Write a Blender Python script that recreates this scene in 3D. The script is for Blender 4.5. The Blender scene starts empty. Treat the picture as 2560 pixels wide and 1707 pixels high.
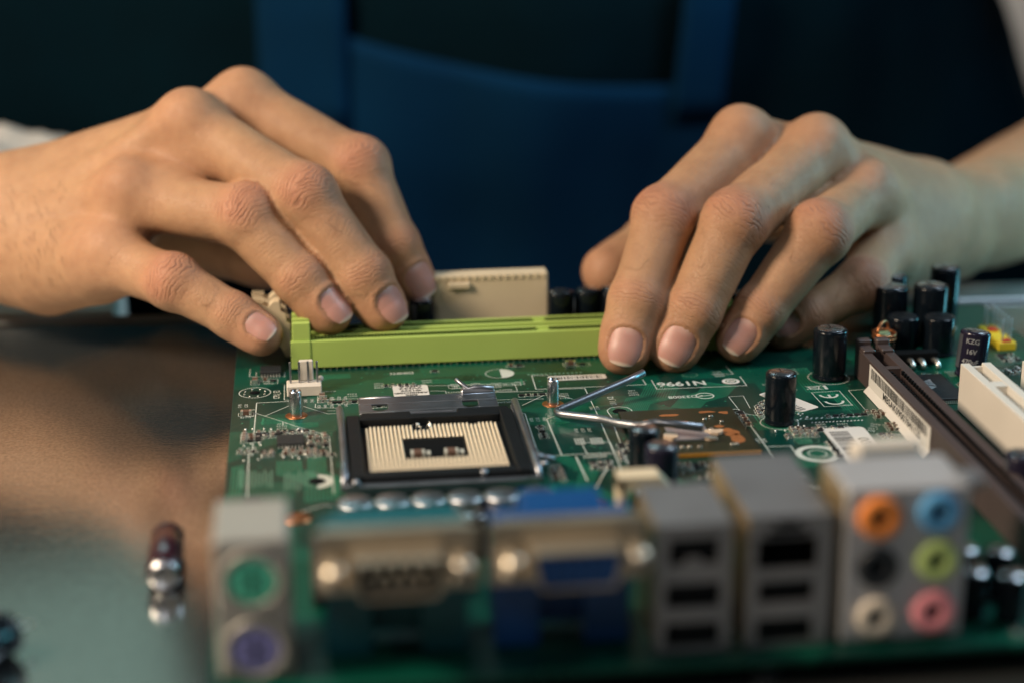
import bpy, bmesh, math, random
import numpy as np
from mathutils import Vector, Matrix, noise
random.seed(7)
K = 0.001          # everything below is written in millimetres
SC = bpy.context.scene
COL = SC.collection
CAM=dict(loc=[-30.5, -442.15, 173.78],rot=[[0.993191, 0.041733, -0.108763], [-0.116315, 0.303454, -0.94572], [-0.006463, 0.951932, 0.306242]],f=63.826)
SILK=[(0.3, [[-38.04, 48.21], [-47.15, 48.0], [-47.52, 20.99], [-47.7, 6.86]]), (0.3, [[-48.57, 10.94], [-48.27, -30.38]]), (0.22, [[-47.0, 39.21], [-39.72, 31.63], [-36.56, 27.96]]), (0.25, [[-36.66, 27.98], [-27.25, 18.98], [-26.97, -21.55]]), (0.22, [[-44.62, 36.95], [-38.04, 44.37]]), (0.22, [[-34.04, 43.37], [-27.31, 36.27], [-23.72, 36.07]]), (0.22, [[-30.18, 46.28], [-28.74, 46.09], [-28.7, 48.4], [-18.37, 47.87]]), (0.22, [[-39.72, 31.63], [-39.67, 28.38]]), (0.22, [[-39.32, 62.63], [-39.39, 49.55], [-38.04, 49.08]]), (0.22, [[-28.68, 61.18], [-28.67, 50.43]]), (0.35, [[-47.53, 42.36], [-49.99, 42.41], [-49.88, 37.38], [-47.62, 37.08]]), (0.22, [[-30.58, 44.9], [-30.72, 41.79], [-23.6, 40.54]]), (0.22, [[-27.44, 38.8], [-25.17, 38.5]]), (0.2, [[-49.57, 78.39], [-49.63, 71.43], [-39.24, 70.33], [-39.35, 74.44]]), (0.2, [[-47.7, 75.58], [-47.71, 71.17]]), (0.2, [[-45.19, 75.24], [-45.19, 70.83]]), (0.2, [[-41.77, 76.04], [-41.74, 70.67]]), (0.25, [[-22.61, 29.73], [-23.66, 29.87], [-24.33, 28.5], [-24.63, -12.73]]), (0.28, [[38.41, 60.94], [33.2, 61.4], [32.88, 48.95], [65.09, 48.79], [64.94, 53.34]]), (0.28, [[39.07, 48.35], [46.95, 47.88], [47.06, 26.51], [46.65, -3.8], [46.62, -17.25]]), (0.22, [[27.25, 35.93], [34.47, 43.63]]), (0.22, [[38.52, 43.08], [42.93, 38.4]]), (0.2, [[20.71, 41.41], [34.05, 40.53]]), (0.2, [[21.02, 47.82], [34.94, 47.12]]), (0.28, [[67.39, 52.39], [67.43, 44.26], [93.81, 43.92], [93.77, 52.14]]), (0.2, [[85.81, 54.85], [92.3, 54.59], [91.69, 62.57]]), (0.3, [[57.17, 25.14], [86.8, 24.71], [87.34, -15.09]]), (0.2, [[86.76, 25.39], [86.45, 35.18], [90.74, 35.41], [90.21, 25.15]]), (0.28, [[50.82, 20.51], [50.24, 27.19], [50.33, 28.86], [51.58, 30.6], [54.01, 31.18], [56.18, 30.32], [57.01, 28.51], [57.13, 24.93]]), (0.3, [[34.95, 25.93], [32.6, 24.05], [32.83, -3.42], [45.8, -3.48]]), (0.25, [[39.12, 4.73], [46.92, 4.19], [46.74, -4.3], [39.6, -3.84], [39.3, 4.71]]), (0.4, [[36.38, -4.88], [36.75, -21.94]]), (0.3, [[28.05, -4.25], [32.83, -3.42]]), (0.3, [[50.1, 16.29], [48.69, -17.52]]), (0.4, [[45.31, -9.47], [41.33, -18.4], [38.01, -27.07]]), (0.22, [[25.94, 29.92], [27.18, 29.19], [26.82, 2.84]]), (0.22, [[110.7, 35.46], [119.02, 35.88], [119.13, 23.67], [111.08, 23.57], [110.7, 35.46]]), (0.22, [[127.09, 36.03], [121.75, 35.82], [121.65, 19.78]]), (0.2, [[94.67, 29.98], [95.01, 21.62]]), (0.2, [[91.67, 26.19], [91.66, 18.0]]), (0.2, [[87.52, 20.88], [92.83, 17.84]]), (0.3, [[87.7, -4.62], [93.81, -4.91], [93.72, -11.67]]), (0.2, [[141.01, 14.03], [143.52, 14.53]]), (0.25, [[141.01, 14.03], [141.47, -27.73]]), (0.2, [[121.72, 36.01], [126.83, 35.94]]), (0.2, [[2.25, 56.28], [27.39, 54.14], [27.38, 48.24], [6.86, 48.12], [6.82, 51.03], [2.46, 51.62]]), (0.2, [[26.42, 29.29], [27.26, 29.18], [26.91, -1.4]]), (0.3, [[-34.98, -32.14], [-29.75, -29.01], [-27.52, -29.31]])]
PT={'N1996': [75.49, 48.47, -0.0], 'check': [90.15, 48.07, 0.0], 'D33008': [73.53, 37.16, 0.0], 'circ': [79.8, 36.9, 0.0], 'CPUF2': [-41.54, 54.53, 0.0], 't03': [14.79, 62.38, 0.0], 'DIMM1': [-4.93, 68.59, 0.0], 'D1c': [26.13, 64.21, 0.0], 'circleL': [-47.76, 56.78, 0.0], 'bar1': [46.46, 57.72, 0.0], 'ULK': [53.07, 35.87, 0.0], 'RN75': [24.09, 49.69, 0.0], 'RN72': [9.19, 49.71, 0.0], 'RN74': [20.17, 49.22, 0.0], 'oval': [-31.0, -12.91, 0.0], 'AMI': [-3.13, 52.38, 0.0], 'SUARD': [21.81, 39.16, 0.0], 'CEm': [114.9, 29.66, 0.0], 'bin': [112.57, 39.89, 0.0], 'st00': [110.91, -2.94, 0.0], 'stcap': [103.73, 39.21, 0.0], 'ringm': [99.16, -11.37, 0.0], 'faint': [98.91, -1.87, 0.0], 'logo': [79.3, 26.6, 0.0], 'chip_c': [69.51, 7.13, 0.0], 'chip_fl': [54.27, 22.23, 0.0], 'chip_fr': [85.13, 24.5, 0.0], 'chip_nr': [84.4, -9.0, 0.0], 'chip_nl': [61.8, -9.39, 0.0], 'die_l': [62.92, 4.63, 1.5], 'die_r': [73.74, 1.97, 1.5], 'via_c': [143.11, 34.13, 1.2], 'hdrL': [53.64, 27.46, 0.0], 'c1': [51.46, -19.96, 13.0], 'c2': [53.15, -31.92, 13.0], 'wbr_tl': [38.52, -58.0, 15.3], 'wbr_tr': [48.54, -58.0, 15.55], 'wbr_r': [49.75, -58.0, 10.74], 'wbr_bl': [38.43, -58.0, 6.99], 'sd0': [141.83, 53.14, 0.0], 'sd1': [146.03, 52.57, 0.0], 'sd2': [149.18, 52.62, 0.0], 'sd3': [153.53, 52.03, 0.0], 'smdA': [-37.14, 15.99, 0.0], 'tr1': [-32.27, 48.59, 0.0], 'arr1': [39.92, 8.72, 0.0], 'capT': [159.76, 37.26, 14.0], 'capTb': [161.38, 44.75, 3.0], 'capR': [137.26, -49.24, 14.0], 'yh1': [178.11, 77.79, 2.0], 'yh2': [180.02, 64.98, 2.0], 'bigc': [158.97, 76.13, 16.0], 'bigcb': [158.41, 68.45, 0.0], 'bigc2': [171.31, 95.0, 13.29], 'bigc2b': [172.09, 95.0, 5.92], 'cf1': [108.45, -102.07, 12.0], 'cf2': [105.97, -113.7, 12.0], 'cf3': [108.86, -118.26, 12.0]}
CLIP=[[62.4, 39.2, 7.0], [57.1, 35.7, 6.0], [37.0, 25.4, 2.3], [35.4, 24.6, 2.0], [35.8, 22.3, 2.0], [45.8, 14.4, 3.0], [49.8, 9.2, 3.5], [54.2, 5.2, 4.0], [56.7, 2.9, 5.0], [59.0, 3.2, 5.5], [70.6, -2.6, 5.5]]
HANDS={'left': {'palm': [[[-149.7, 165.0, 30.3, 18], [-122.4, 145.0, 35.9, 17]], [[-149.7, 160.0, 21.9, 18], [-125.5, 140.0, 24.0, 17]], [[-123.1, 150.0, 34.8, 16.5], [-66.2, 130.0, 63.7, 9]], [[-122.1, 152.0, 34.0, 15], [-49.6, 144.0, 66.5, 8.6]], [[-122.8, 145.0, 31.3, 17], [-84.9, 118.0, 44.3, 9]], [[-122.6, 140.0, 25.3, 18], [-91.7, 108.0, 29.8, 9]], [[-85.2, 121.0, 43.2, 7.5], [-66.5, 133.0, 62.0, 7.5]], [[-66.6, 134.0, 61.2, 7.5], [-49.7, 146.0, 64.4, 7.5]], [[-92.2, 112.0, 28.7, 8], [-85.2, 121.0, 43.2, 7.5]], [[-112.3, 130.0, 18.7, 14.5], [-96.1, 114.0, 22.5, 10.5]], [[-66.0, 121.0, 68.7, 5.2], [-108.7, 129.0, 44.7, 4]], [[-49.8, 139.0, 71.3, 5], [-81.5, 137.0, 57.5, 3.5]], [[-84.4, 112.0, 49.1, 5], [-114.4, 127.0, 38.3, 4]], [[-90.6, 106.0, 32.3, 4.5], [-114.6, 124.0, 31.3, 4]]], 'fingers': [{'j': [[-93.3, 110.0, 27.9, 9], [-71.2, 90.0, 24.3, 7.8], [-54.0, 82.0, 15.8, 6.8], [-45.8, 78.0, 11.0, 6.0]], 'n': (0.25, -0.8, 0.5), 'nail': (4.3, 40), 'name': 'little', 'k': 7}, {'j': [[-84.7, 116.0, 44.8, 9.4], [-49.5, 98.0, 41.7, 9.1], [-33.8, 88.0, 24.8, 7.9], [-25.2, 84.0, 14.9, 6.7]], 'n': (0.55, -0.75, 0.35), 'nail': (5.2, 44), 'name': 'ring', 'k': 7}, {'j': [[-65.8, 126.0, 64.8, 9.6], [-31.2, 100.0, 47.1, 9.2], [-14.6, 90.0, 24.3, 8.3], [-8.5, 87.0, 14.2, 7.0]], 'n': (0.5, -0.8, 0.35), 'nail': (5.3, 44), 'name': 'middle', 'k': 7}, {'j': [[-49.2, 141.0, 67.7, 9.8], [-14.0, 120.0, 51.5, 8.9], [-3.7, 108.0, 29.0, 7.8], [2.1, 106.0, 17.2, 6.7]], 'n': (0.35, -0.9, 0.2), 'nail': (5.2, 44), 'name': 'index', 'k': 7}, {'j': [[-111.7, 165.0, 24.5, 13], [-79.5, 172.0, 15.4, 11], [-58.1, 155.0, 17.5, 10], [-43.5, 140.0, 16.5, 9]], 'n': (0.2, 0.3, 1), 'nail': None, 'name': 'thumb', 'k': 8}], 'bumps': [[-66.3, 122.0, 69.4, 5.5], [-49.2, 140.0, 72.1, 5.5], [-84.6, 112.0, 49.8, 5.5], [-90.6, 106.0, 33.0, 4.5], [-64.8, 121.0, 52.3, 7.5], [-71.4, 122.0, 51.3, 6]], 'dents': []}, 'right': {'palm': [[[215.7, 190.0, 12.3, 17], [181.5, 155.0, 21.1, 16]], [[197.1, 165.0, 7.0, 14], [172.4, 140.0, 12.9, 13]], [[181.5, 155.0, 21.9, 15.5], [133.3, 114.0, 51.4, 9]], [[184.1, 158.0, 21.9, 14.5], [109.6, 118.0, 55.3, 8.6]], [[179.9, 150.0, 20.1, 15], [148.5, 112.0, 37.8, 8.8]], [[175.9, 142.0, 16.8, 14], [155.4, 112.0, 19.4, 9]], [[134.6, 118.0, 49.7, 7.5], [111.0, 122.0, 53.9, 7.5]], [[150.2, 117.0, 36.1, 7.5], [134.6, 118.0, 49.1, 7.5]], [[157.1, 117.0, 18.0, 8], [150.2, 117.0, 36.1, 7.5]], [[172.5, 140.0, 10.5, 11.5], [156.2, 118.0, 13.3, 9]], [[130.1, 108.0, 57.0, 5.4], [173.5, 142.0, 29.9, 4]], [[106.3, 111.0, 60.4, 5], [139.8, 128.0, 44.6, 3.5]], [[146.7, 107.0, 43.4, 5], [172.8, 137.0, 27.3, 4]], [[215.7, 190.0, 12.3, 17.5], [286.9, 260.0, 4.9, 25]], [[209.2, 180.0, 4.2, 14], [286.7, 255.0, -16.1, 22]]], 'fingers': [{'j': [[107.2, 112.0, 56.9, 9.6], [76.9, 85.0, 40.2, 9.2], [65.8, 68.0, 19.7, 8.2], [61.0, 62.0, 6.4, 7.4]], 'n': (-0.15, -0.9, 0.35), 'nail': (5.3, 44), 'name': 'index', 'k': 7}, {'j': [[131.1, 110.0, 53.5, 9.8], [96.4, 75.0, 40.6, 9.6], [82.4, 65.0, 17.0, 8.4], [76.3, 62.0, 6.6, 7.4]], 'n': (-0.1, -0.9, 0.35), 'nail': (5.5, 44), 'name': 'middle', 'k': 7}, {'j': [[147.1, 110.0, 39.5, 9.4], [122.6, 76.0, 36.3, 9.0], [103.2, 68.0, 15.2, 7.6], [96.2, 65.0, 7.1, 6.6]], 'n': (-0.25, -0.9, 0.3), 'nail': (5.2, 42), 'name': 'ring', 'k': 7}, {'j': [[155.3, 112.0, 20.1, 8.8], [139.7, 86.0, 16.4, 7.6], [121.7, 80.0, 9.2, 6.6], [113.6, 78.0, 5.3, 5.6]], 'n': (-0.5, -0.75, 0.3), 'nail': (4.0, 40), 'name': 'little', 'k': 7}, {'j': [[165.9, 170.0, 19.6, 13], [120.2, 165.0, 22.4, 11], [84.5, 140.0, 16.9, 10.3], [66.5, 125.0, 13.1, 8.6]], 'n': (0.0, 0.6, 0.8), 'nail': None, 'name': 'thumb', 'k': 8}], 'bumps': [[105.7, 110.0, 61.5, 5.5], [130.1, 108.0, 58.1, 6], [146.3, 106.0, 44.5, 5.5]], 'dents': []}}

# ---------------------------------------------------------------- camera
cd = bpy.data.cameras.new('camera'); cam = bpy.data.objects.new('camera', cd); COL.objects.link(cam)
cam.matrix_world = Matrix.Translation(Vector(CAM['loc'])*K) @ Matrix(CAM['rot']).to_4x4()
cd.lens = CAM['f']; cd.sensor_width = 36; cd.clip_start = 0.01; cd.clip_end = 20
cd.dof.use_dof = True; cd.dof.focus_distance = 0.511; cd.dof.aperture_fstop = 4.9
SC.camera = cam
# ---------------------------------------------------------------- light
SC.view_settings.view_transform = 'Standard'; SC.view_settings.look = 'None'
SC.view_settings.exposure = 0.0; SC.view_settings.gamma = 1.0
SC.render.engine = 'CYCLES'
SC.cycles.use_denoising = True
SC.cycles.max_bounces = 8
w = bpy.data.worlds.new('World'); SC.world = w; w.use_nodes = True
w.node_tree.nodes['Background'].inputs[0].default_value = (0.035, 0.075, 0.09, 1)
w.node_tree.nodes['Background'].inputs[1].default_value = 0.18
def area(name, loc, at, size, power, color, sy=None):
    l = bpy.data.lights.new(name, 'AREA'); l.energy = power; l.color = color
    l.size = size*K
    if sy: l.shape = 'RECTANGLE'; l.size_y = sy*K
    o = bpy.data.objects.new(name, l); COL.objects.link(o)
    o.location = Vector(loc)*K
    d = Vector(at)-Vector(loc)
    o.rotation_euler = d.to_track_quat('-Z', 'Y').to_euler()
    return o
area('key_lamp', (-500, -130, 440), (-20, 60, 20), 165, 7.3, (1.0, 0.80, 0.60))
area('front_fill', (-220, -560, 620), (30, -60, 0), 200, 0.85, (0.95, 0.95, 1.0))  # weak fill added from the camera side to lift the port faces
area('teal_lamp', (560, 170, 120), (150, 90, 20), 110, 0.8, (0.20, 0.80, 1.0))
area('cool_lamp', (430, 60, 420), (130, 60, 30), 170, 1.5, (0.66, 0.84, 1.0))
area('ceiling_lamp', (-160, 760, 620), (-60, -40, 0), 420, 3.0, (0.62, 0.94, 1.0))
area('reflection_panel', (-235, 300, 265), (-90, -80, -6), 300, 0.07, (0.62, 1.0, 0.86), 190)  # unseen glowing panel, added so the worktop mirrors a teal patch
area('wall_fill', (560, 960, 500), (480, 1400, -60), 300, 5.5, (1.0, 0.93, 0.86))  # added out of view, only to brighten the strip of wall
# ---------------------------------------------------------------- helpers
def nt(m): return m.node_tree.nodes, m.node_tree.links
MATS = {}
def mat(name, color, rough=0.5, metal=0.0, vary=0.12, vscale=120, bump=0.0, bscale=900, coat=0.0, sss=0.0, spec=0.5, sheen=0.0):
    if name in MATS: return MATS[name]
    m = bpy.data.materials.new(name); m.use_nodes = True; MATS[name] = m
    N, Lk = nt(m); b = N['Principled BSDF']
    b.inputs['Roughness'].default_value = rough; b.inputs['Metallic'].default_value = metal
    b.inputs['Coat Weight'].default_value = coat; b.inputs['Coat Roughness'].default_value = 0.12
    b.inputs['Specular IOR Level'].default_value = spec
    b.inputs['Sheen Weight'].default_value = sheen
    if sss:
        b.inputs['Subsurface Weight'].default_value = sss; b.inputs['Subsurface Radius'].default_value = (1, .6, .4)
        b.inputs['Subsurface Scale'].default_value = 0.002
    tc = N.new('ShaderNodeTexCoord'); no = N.new('ShaderNodeTexNoise'); no.inputs['Scale'].default_value = vscale
    no.inputs['Detail'].default_value = 4
    Lk.new(tc.outputs['Object'], no.inputs['Vector'])
    mx = N.new('ShaderNodeMix'); mx.data_type = 'RGBA'; mx.blend_type = 'MIX'
    mx.inputs['A'].default_value = tuple(c*(1-vary) for c in color)+(1,)
    mx.inputs['B'].default_value = tuple(min(1, c*(1+vary)) for c in color)+(1,)
    Lk.new(no.outputs['Fac'], mx.inputs['Factor']); Lk.new(mx.outputs['Result'], b.inputs['Base Color'])
    mr = N.new('ShaderNodeMapRange'); mr.inputs['To Min'].default_value = max(0, rough-0.08); mr.inputs['To Max'].default_value = rough+0.08
    Lk.new(no.outputs['Fac'], mr.inputs['Value']); Lk.new(mr.outputs['Result'], b.inputs['Roughness'])
    if bump:
        n2 = N.new('ShaderNodeTexNoise'); n2.inputs['Scale'].default_value = bscale; n2.inputs['Detail'].default_value = 3
        Lk.new(tc.outputs['Object'], n2.inputs['Vector'])
        bp = N.new('ShaderNodeBump'); bp.inputs['Strength'].default_value = bump; bp.inputs['Distance'].default_value = 0.0002
        Lk.new(n2.outputs['Fac'], bp.inputs['Height']); Lk.new(bp.outputs['Normal'], b.inputs['Normal'])
    return m
class MB:
    """collects shapes in millimetres, links them as one mesh object"""
    def __init__(s): s.v = []; s.f = []; s.m = []; s.sm = []
    def add(s, V, F, mi=0, smooth=False):
        o = len(s.v); s.v += [tuple(v) for v in V]; s.f += [tuple(i+o for i in f) for f in F]
        s.m += [mi]*len(F); s.sm += [smooth]*len(F); return s
    def box(s, x0, x1, y0, y1, z0, z1, mi=0, bv=0.0, T=None):
        b = bv
        if b <= 0:
            V = [(x, y, z) for z in (z0, z1) for y in (y0, y1) for x in (x0, x1)]
            F = [(0, 2, 3, 1), (4, 5, 7, 6), (0, 1, 5, 4), (2, 6, 7, 3), (0, 4, 6, 2), (1, 3, 7, 5)]
            if T: V = [T(*v) for v in V]
            return s.add(V, F, mi)
        V = []
        for z, i in ((z0, 1), (z0+b, 0), (z1-b, 0), (z1, 1)):
            c = b if i else 0
            for (x, y) in ((x0+b, y0+c), (x1-b, y0+c), (x1-c, y0+b), (x1-c, y1-b), (x1-b, y1-c), (x0+b, y1-c), (x0+c, y1-b), (x0+c, y0+b)):
                V.append((x, y, z))
        F = [tuple(range(7, -1, -1)), tuple(range(24, 32))]
        for r in range(3):
            for k in range(8):
                F.append((r*8+k, r*8+(k+1) % 8, r*8+8+(k+1) % 8, r*8+8+k))
        if T: V = [T(*v) for v in V]
        return s.add(V, F, mi)
    def prism(s, poly, z0, z1, mi=0, T=None, smooth=False):
        n = len(poly); V = [(x, y, z0) for x, y in poly]+[(x, y, z1) for x, y in poly]
        F = [tuple(range(n-1, -1, -1)), tuple(range(n, 2*n))]+[(i, (i+1) % n, n+(i+1) % n, n+i) for i in range(n)]
        if T: V = [T(*v) for v in V]
        return s.add(V, F, mi, smooth)
    def lathe(s, prof, c=(0, 0, 0), ax='z', n=28, mi=0, T=None, caps=True):
        V = []
        for r, h in prof:
            for k in range(n):
                a = 2*math.pi*k/n; V.append((r*math.cos(a), r*math.sin(a), h))
        F = []
        for i in range(len(prof)-1):
            for k in range(n): F.append((i*n+k, i*n+(k+1) % n, (i+1)*n+(k+1) % n, (i+1)*n+k))
        if ax == 'y': V = [(x, -z, y) for x, y, z in V]      # axis h runs towards -y
        if ax == 'x': V = [(z, y, -x) for x, y, z in V]
        V = [(x+c[0], y+c[1], z+c[2]) for x, y, z in V]
        if T: V = [T(*v) for v in V]
        o = len(s.v); s.add(V, F, mi, True)
        if caps:
            s.f += [tuple(o+k for k in range(n-1, -1, -1)), tuple(o+(len(prof)-1)*n+k for k in range(n))]
            s.m += [mi]*2; s.sm += [False]*2
        return s
    def tube(s, path, r, n=12, mi=0, cap=True):
        P = [Vector(p) for p in path]; V = []; prev = None
        for i, p in enumerate(P):
            t = (P[min(i+1, len(P)-1)]-P[max(i-1, 0)]).normalized()
            if prev is None:
                u = t.cross(Vector((0, 0, 1)));
                if u.length < .1: u = t.cross(Vector((0, 1, 0)))
            else: u = prev-t*prev.dot(t)
            u.normalize(); prev = u; v = t.cross(u)
            rr = r[i] if isinstance(r, (list, tuple)) else r
            for k in range(n):
                a = 2*math.pi*k/n; V.append(p+u*rr*math.cos(a)+v*rr*math.sin(a))
        F = [(i*n+k, i*n+(k+1) % n, (i+1)*n+(k+1) % n, (i+1)*n+k) for i in range(len(P)-1) for k in range(n)]
        o = len(s.v); s.add(V, F, mi, True)
        if cap:
            s.f += [tuple(o+k for k in range(n-1, -1, -1)), tuple(o+(len(P)-1)*n+k for k in range(n))]; s.m += [mi]*2; s.sm += [False]*2
        return s
    def sphere(s, c, r, n=10, m=6, mi=0, sx=1, sy=1, sz=1):
        V = []; F = []
        for i in range(m+1):
            t = math.pi*i/m
            for k in range(n):
                a = 2*math.pi*k/n; V.append((c[0]+sx*r*math.sin(t)*math.cos(a), c[1]+sy*r*math.sin(t)*math.sin(a), c[2]-sz*r*math.cos(t)))
        for i in range(m):
            for k in range(n): F.append((i*n+k, i*n+(k+1) % n, (i+1)*n+(k+1) % n, (i+1)*n+k))
        return s.add(V, F, mi, True)
    def quad(s, a, b, c, d, mi=0): return s.add([a, b, c, d], [(0, 1, 2, 3)], mi)
    def mesh(s, name, mats):
        me = bpy.data.meshes.new(name)
        me.from_pydata([(x*K, y*K, z*K) for x, y, z in s.v], [], s.f)
        for m in (mats if isinstance(mats, (list, tuple)) else [mats]): me.materials.append(m)
        me.polygons.foreach_set('material_index', s.m); me.polygons.foreach_set('use_smooth', s.sm); me.update()
        return me
    def build(s, name, mats, parent=None, loc=(0, 0, 0), rot=(0, 0, 0)):
        return link(name, s.mesh(name, mats), parent, loc, rot)
def link(name, me, parent=None, loc=(0, 0, 0), rot=(0, 0, 0)):
    o = bpy.data.objects.new(name, me); COL.objects.link(o)
    o.location = Vector(loc)*K; o.rotation_euler = rot
    if parent: o.parent = parent
    return o
def empty(name, loc=(0, 0, 0), parent=None):
    o = bpy.data.objects.new(name, None); COL.objects.link(o); o.location = Vector(loc)*K; o.empty_display_size = 0.01
    if parent: o.parent = parent
    return o
def tag(o, label=None, cat=None, group=None, kind=None):
    for k, v in (('label', label), ('category', cat), ('group', group), ('kind', kind)):
        if v: o[k] = v
    return o
# ================================================================ the setting
def brushed(name, c, rough, metal):
    m = bpy.data.materials.new(name); m.use_nodes = True; N, Lk = nt(m); b = N['Principled BSDF']
    tc = N.new('ShaderNodeTexCoord'); mp = N.new('ShaderNodeMapping'); mp.inputs['Scale'].default_value = (70, 420, 25)
    mp.inputs['Rotation'].default_value = (0, 0, 0.1)
    Lk.new(tc.outputs['Object'], mp.inputs['Vector'])
    a = N.new('ShaderNodeTexNoise'); a.inputs['Scale'].default_value = 2; a.inputs['Detail'].default_value = 5
    Lk.new(mp.outputs['Vector'], a.inputs['Vector'])
    g = N.new('ShaderNodeTexNoise'); g.inputs['Scale'].default_value = 9; g.inputs['Detail'].default_value = 6
    Lk.new(tc.outputs['Object'], g.inputs['Vector'])
    vo = N.new('ShaderNodeTexVoronoi'); vo.inputs['Scale'].default_value = 210
    Lk.new(tc.outputs['Object'], vo.inputs['Vector'])
    dot = N.new('ShaderNodeMapRange'); dot.inputs['From Min'].default_value = 0.04; dot.inputs['From Max'].default_value = 0.07
    dot.inputs['To Min'].default_value = 1.0; dot.inputs['To Max'].default_value = 0.0
    Lk.new(vo.outputs['Distance'], dot.inputs['Value'])
    rr = N.new('ShaderNodeMapRange'); rr.inputs['To Min'].default_value = rough-.06; rr.inputs['To Max'].default_value = rough+.07
    Lk.new(g.outputs['Fac'], rr.inputs['Value']); Lk.new(rr.outputs['Result'], b.inputs['Roughness'])
    mx = N.new('ShaderNodeMix'); mx.data_type = 'RGBA'
    mx.inputs['A'].default_value = tuple(x*.95 for x in c)+(1,); mx.inputs['B'].default_value = tuple(x*1.05 for x in c)+(1,)
    Lk.new(a.outputs['Fac'], mx.inputs['Factor'])
    m2 = N.new('ShaderNodeMix'); m2.data_type = 'RGBA'; m2.inputs['B'].default_value = (.5, .5, .45, 1)
    Lk.new(mx.outputs['Result'], m2.inputs['A']); Lk.new(dot.outputs['Result'], m2.inputs['Factor']); Lk.new(m2.outputs['Result'], b.inputs['Base Color'])
    sm_ = N.new('ShaderNodeMapping'); sm_.inputs['Rotation'].default_value = (0, 0, .5); sm_.inputs['Scale'].default_value = (6, 300, 1); Lk.new(tc.outputs['Object'], sm_.inputs['Vector'])
    sv = N.new('ShaderNodeTexNoise'); sv.inputs['Scale'].default_value = 1.5; sv.inputs['Detail'].default_value = 1; Lk.new(sm_.outputs['Vector'], sv.inputs['Vector'])
    sr = N.new('ShaderNodeMapRange'); sr.inputs['From Min'].default_value = .73; sr.inputs['From Max'].default_value = .77; Lk.new(sv.outputs['Fac'], sr.inputs['Value'])
    m3 = N.new('ShaderNodeMix'); m3.data_type = 'RGBA'; m3.inputs['B'].default_value = (.75, .75, .7, 1); Lk.new(m2.outputs['Result'], m3.inputs['A']); Lk.new(sr.outputs['Result'], m3.inputs['Factor']); Lk.new(m3.outputs['Result'], b.inputs['Base Color'])
    b.inputs['Metallic'].default_value = metal
    fg = N.new('ShaderNodeTexNoise'); fg.inputs['Scale'].default_value = 1100; fg.inputs['Detail'].default_value = 3; Lk.new(tc.outputs['Object'], fg.inputs['Vector'])
    ad = N.new('ShaderNodeMath'); ad.operation = 'ADD'; Lk.new(a.outputs['Fac'], ad.inputs[0]); Lk.new(fg.outputs['Fac'], ad.inputs[1])
    fr_ = N.new('ShaderNodeMapRange'); fr_.inputs['From Min'].default_value = .3; fr_.inputs['From Max'].default_value = .7; fr_.inputs['To Min'].default_value = .72; fr_.inputs['To Max'].default_value = 1.25; Lk.new(fg.outputs['Fac'], fr_.inputs['Value'])
    m4 = N.new('ShaderNodeVectorMath'); m4.operation = 'SCALE'; Lk.new(m3.outputs['Result'], m4.inputs[0]); Lk.new(fr_.outputs['Result'], m4.inputs['Scale']); Lk.new(m4.outputs[0], b.inputs['Base Color'])
    bp = N.new('ShaderNodeBump'); bp.inputs['Strength'].default_value = .16; bp.inputs['Distance'].default_value = .0002
    Lk.new(ad.outputs[0], bp.inputs['Height']); Lk.new(bp.outputs['Normal'], b.inputs['Normal'])
    return m
M_steel_top = brushed('worktop_metal', (.42, .43, .42), .11, .95)
TZ = -6.5
# steel sheet the board lies on; its far edge is a rolled rim
far = lambda x: 157-(x+135)*0.064
mb = MB()
mb.add([(-700, -500, TZ), (900, -500, TZ), (900, far(900), TZ), (-700, far(-700), TZ), (-700, -500, TZ-1.5), (900, -500, TZ-1.5), (900, far(900), TZ-1.5), (-700, far(-700), TZ-1.5)],
       [(0, 1, 2, 3), (7, 6, 5, 4), (0, 4, 5, 1), (1, 5, 6, 2), (2, 6, 7, 3), (3, 7, 4, 0)])
tag(mb.build('worktop', M_steel_top), kind='structure')
mb = MB().tube([(x, far(x)+1, TZ+.1) for x in (-700, 100, 900)], 1.6, 12)
tag(mb.build('worktop_rim', mat('rim_metal', (.30, .31, .31), .5, 1.0)), kind='structure')
# pale table beneath
mt = mat('table_paint', (.33, .33, .31), .38, 0.0, .12, 30, .1)
tag(MB().box(-900, 1100, -600, 215, -46, -24).build('table', mt), kind='structure')
tag(MB().box(-4000, 4000, 1400, 1460, -800, 1700).build('wall', mat('wall_paint', (.42, .40, .37), .8, 0, .05, 4)), kind='structure')
tag(MB().box(-4000, 4000, -2500, 1460, -800, -760).build('floor', mat('floor_tiles', (.12, .12, .12), .5, 0, .2, 3)), kind='structure')
# white cloth heap behind the wrist
def heap(cx, cy, cz, sx, sy, sz, seed, n=40):
    V = []; F = []
    for i in range(n+1):
        for j in range(n+1):
            u = i/n*2-1; v = j/n*2-1; r = min(1, math.hypot(u, v))
            h = sz*(1-r**2.2)
            q = Vector((u*2+seed, v*2, 0)); h += (noise.noise(q*1.6)*.35+abs(noise.noise(q*3.2))*.22)*sz*(1-r**4)
            V.append((cx+u*sx, cy+v*sy, cz+max(0, h)))
    for i in range(n):
        for j in range(n): F.append((i*(n+1)+j, (i+1)*(n+1)+j, (i+1)*(n+1)+j+1, i*(n+1)+j+1))
    V += [(x, y, cz-.5) for x, y, z in V]; o = (n+1)**2
    F += [tuple(reversed([k+o for k in f])) for f in F]
    ring = [i*(n+1) for i in range(n+1)]+[n*(n+1)+j for j in range(1, n+1)]+[i*(n+1)+n for i in range(n-1, -1, -1)]+[j for j in range(n-1, 0, -1)]
    for a, b_ in zip(ring, ring[1:]+ring[:1]): F.append((b_, a, a+o, b_+o))
    return MB().add(V, F, 0, True)
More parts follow.
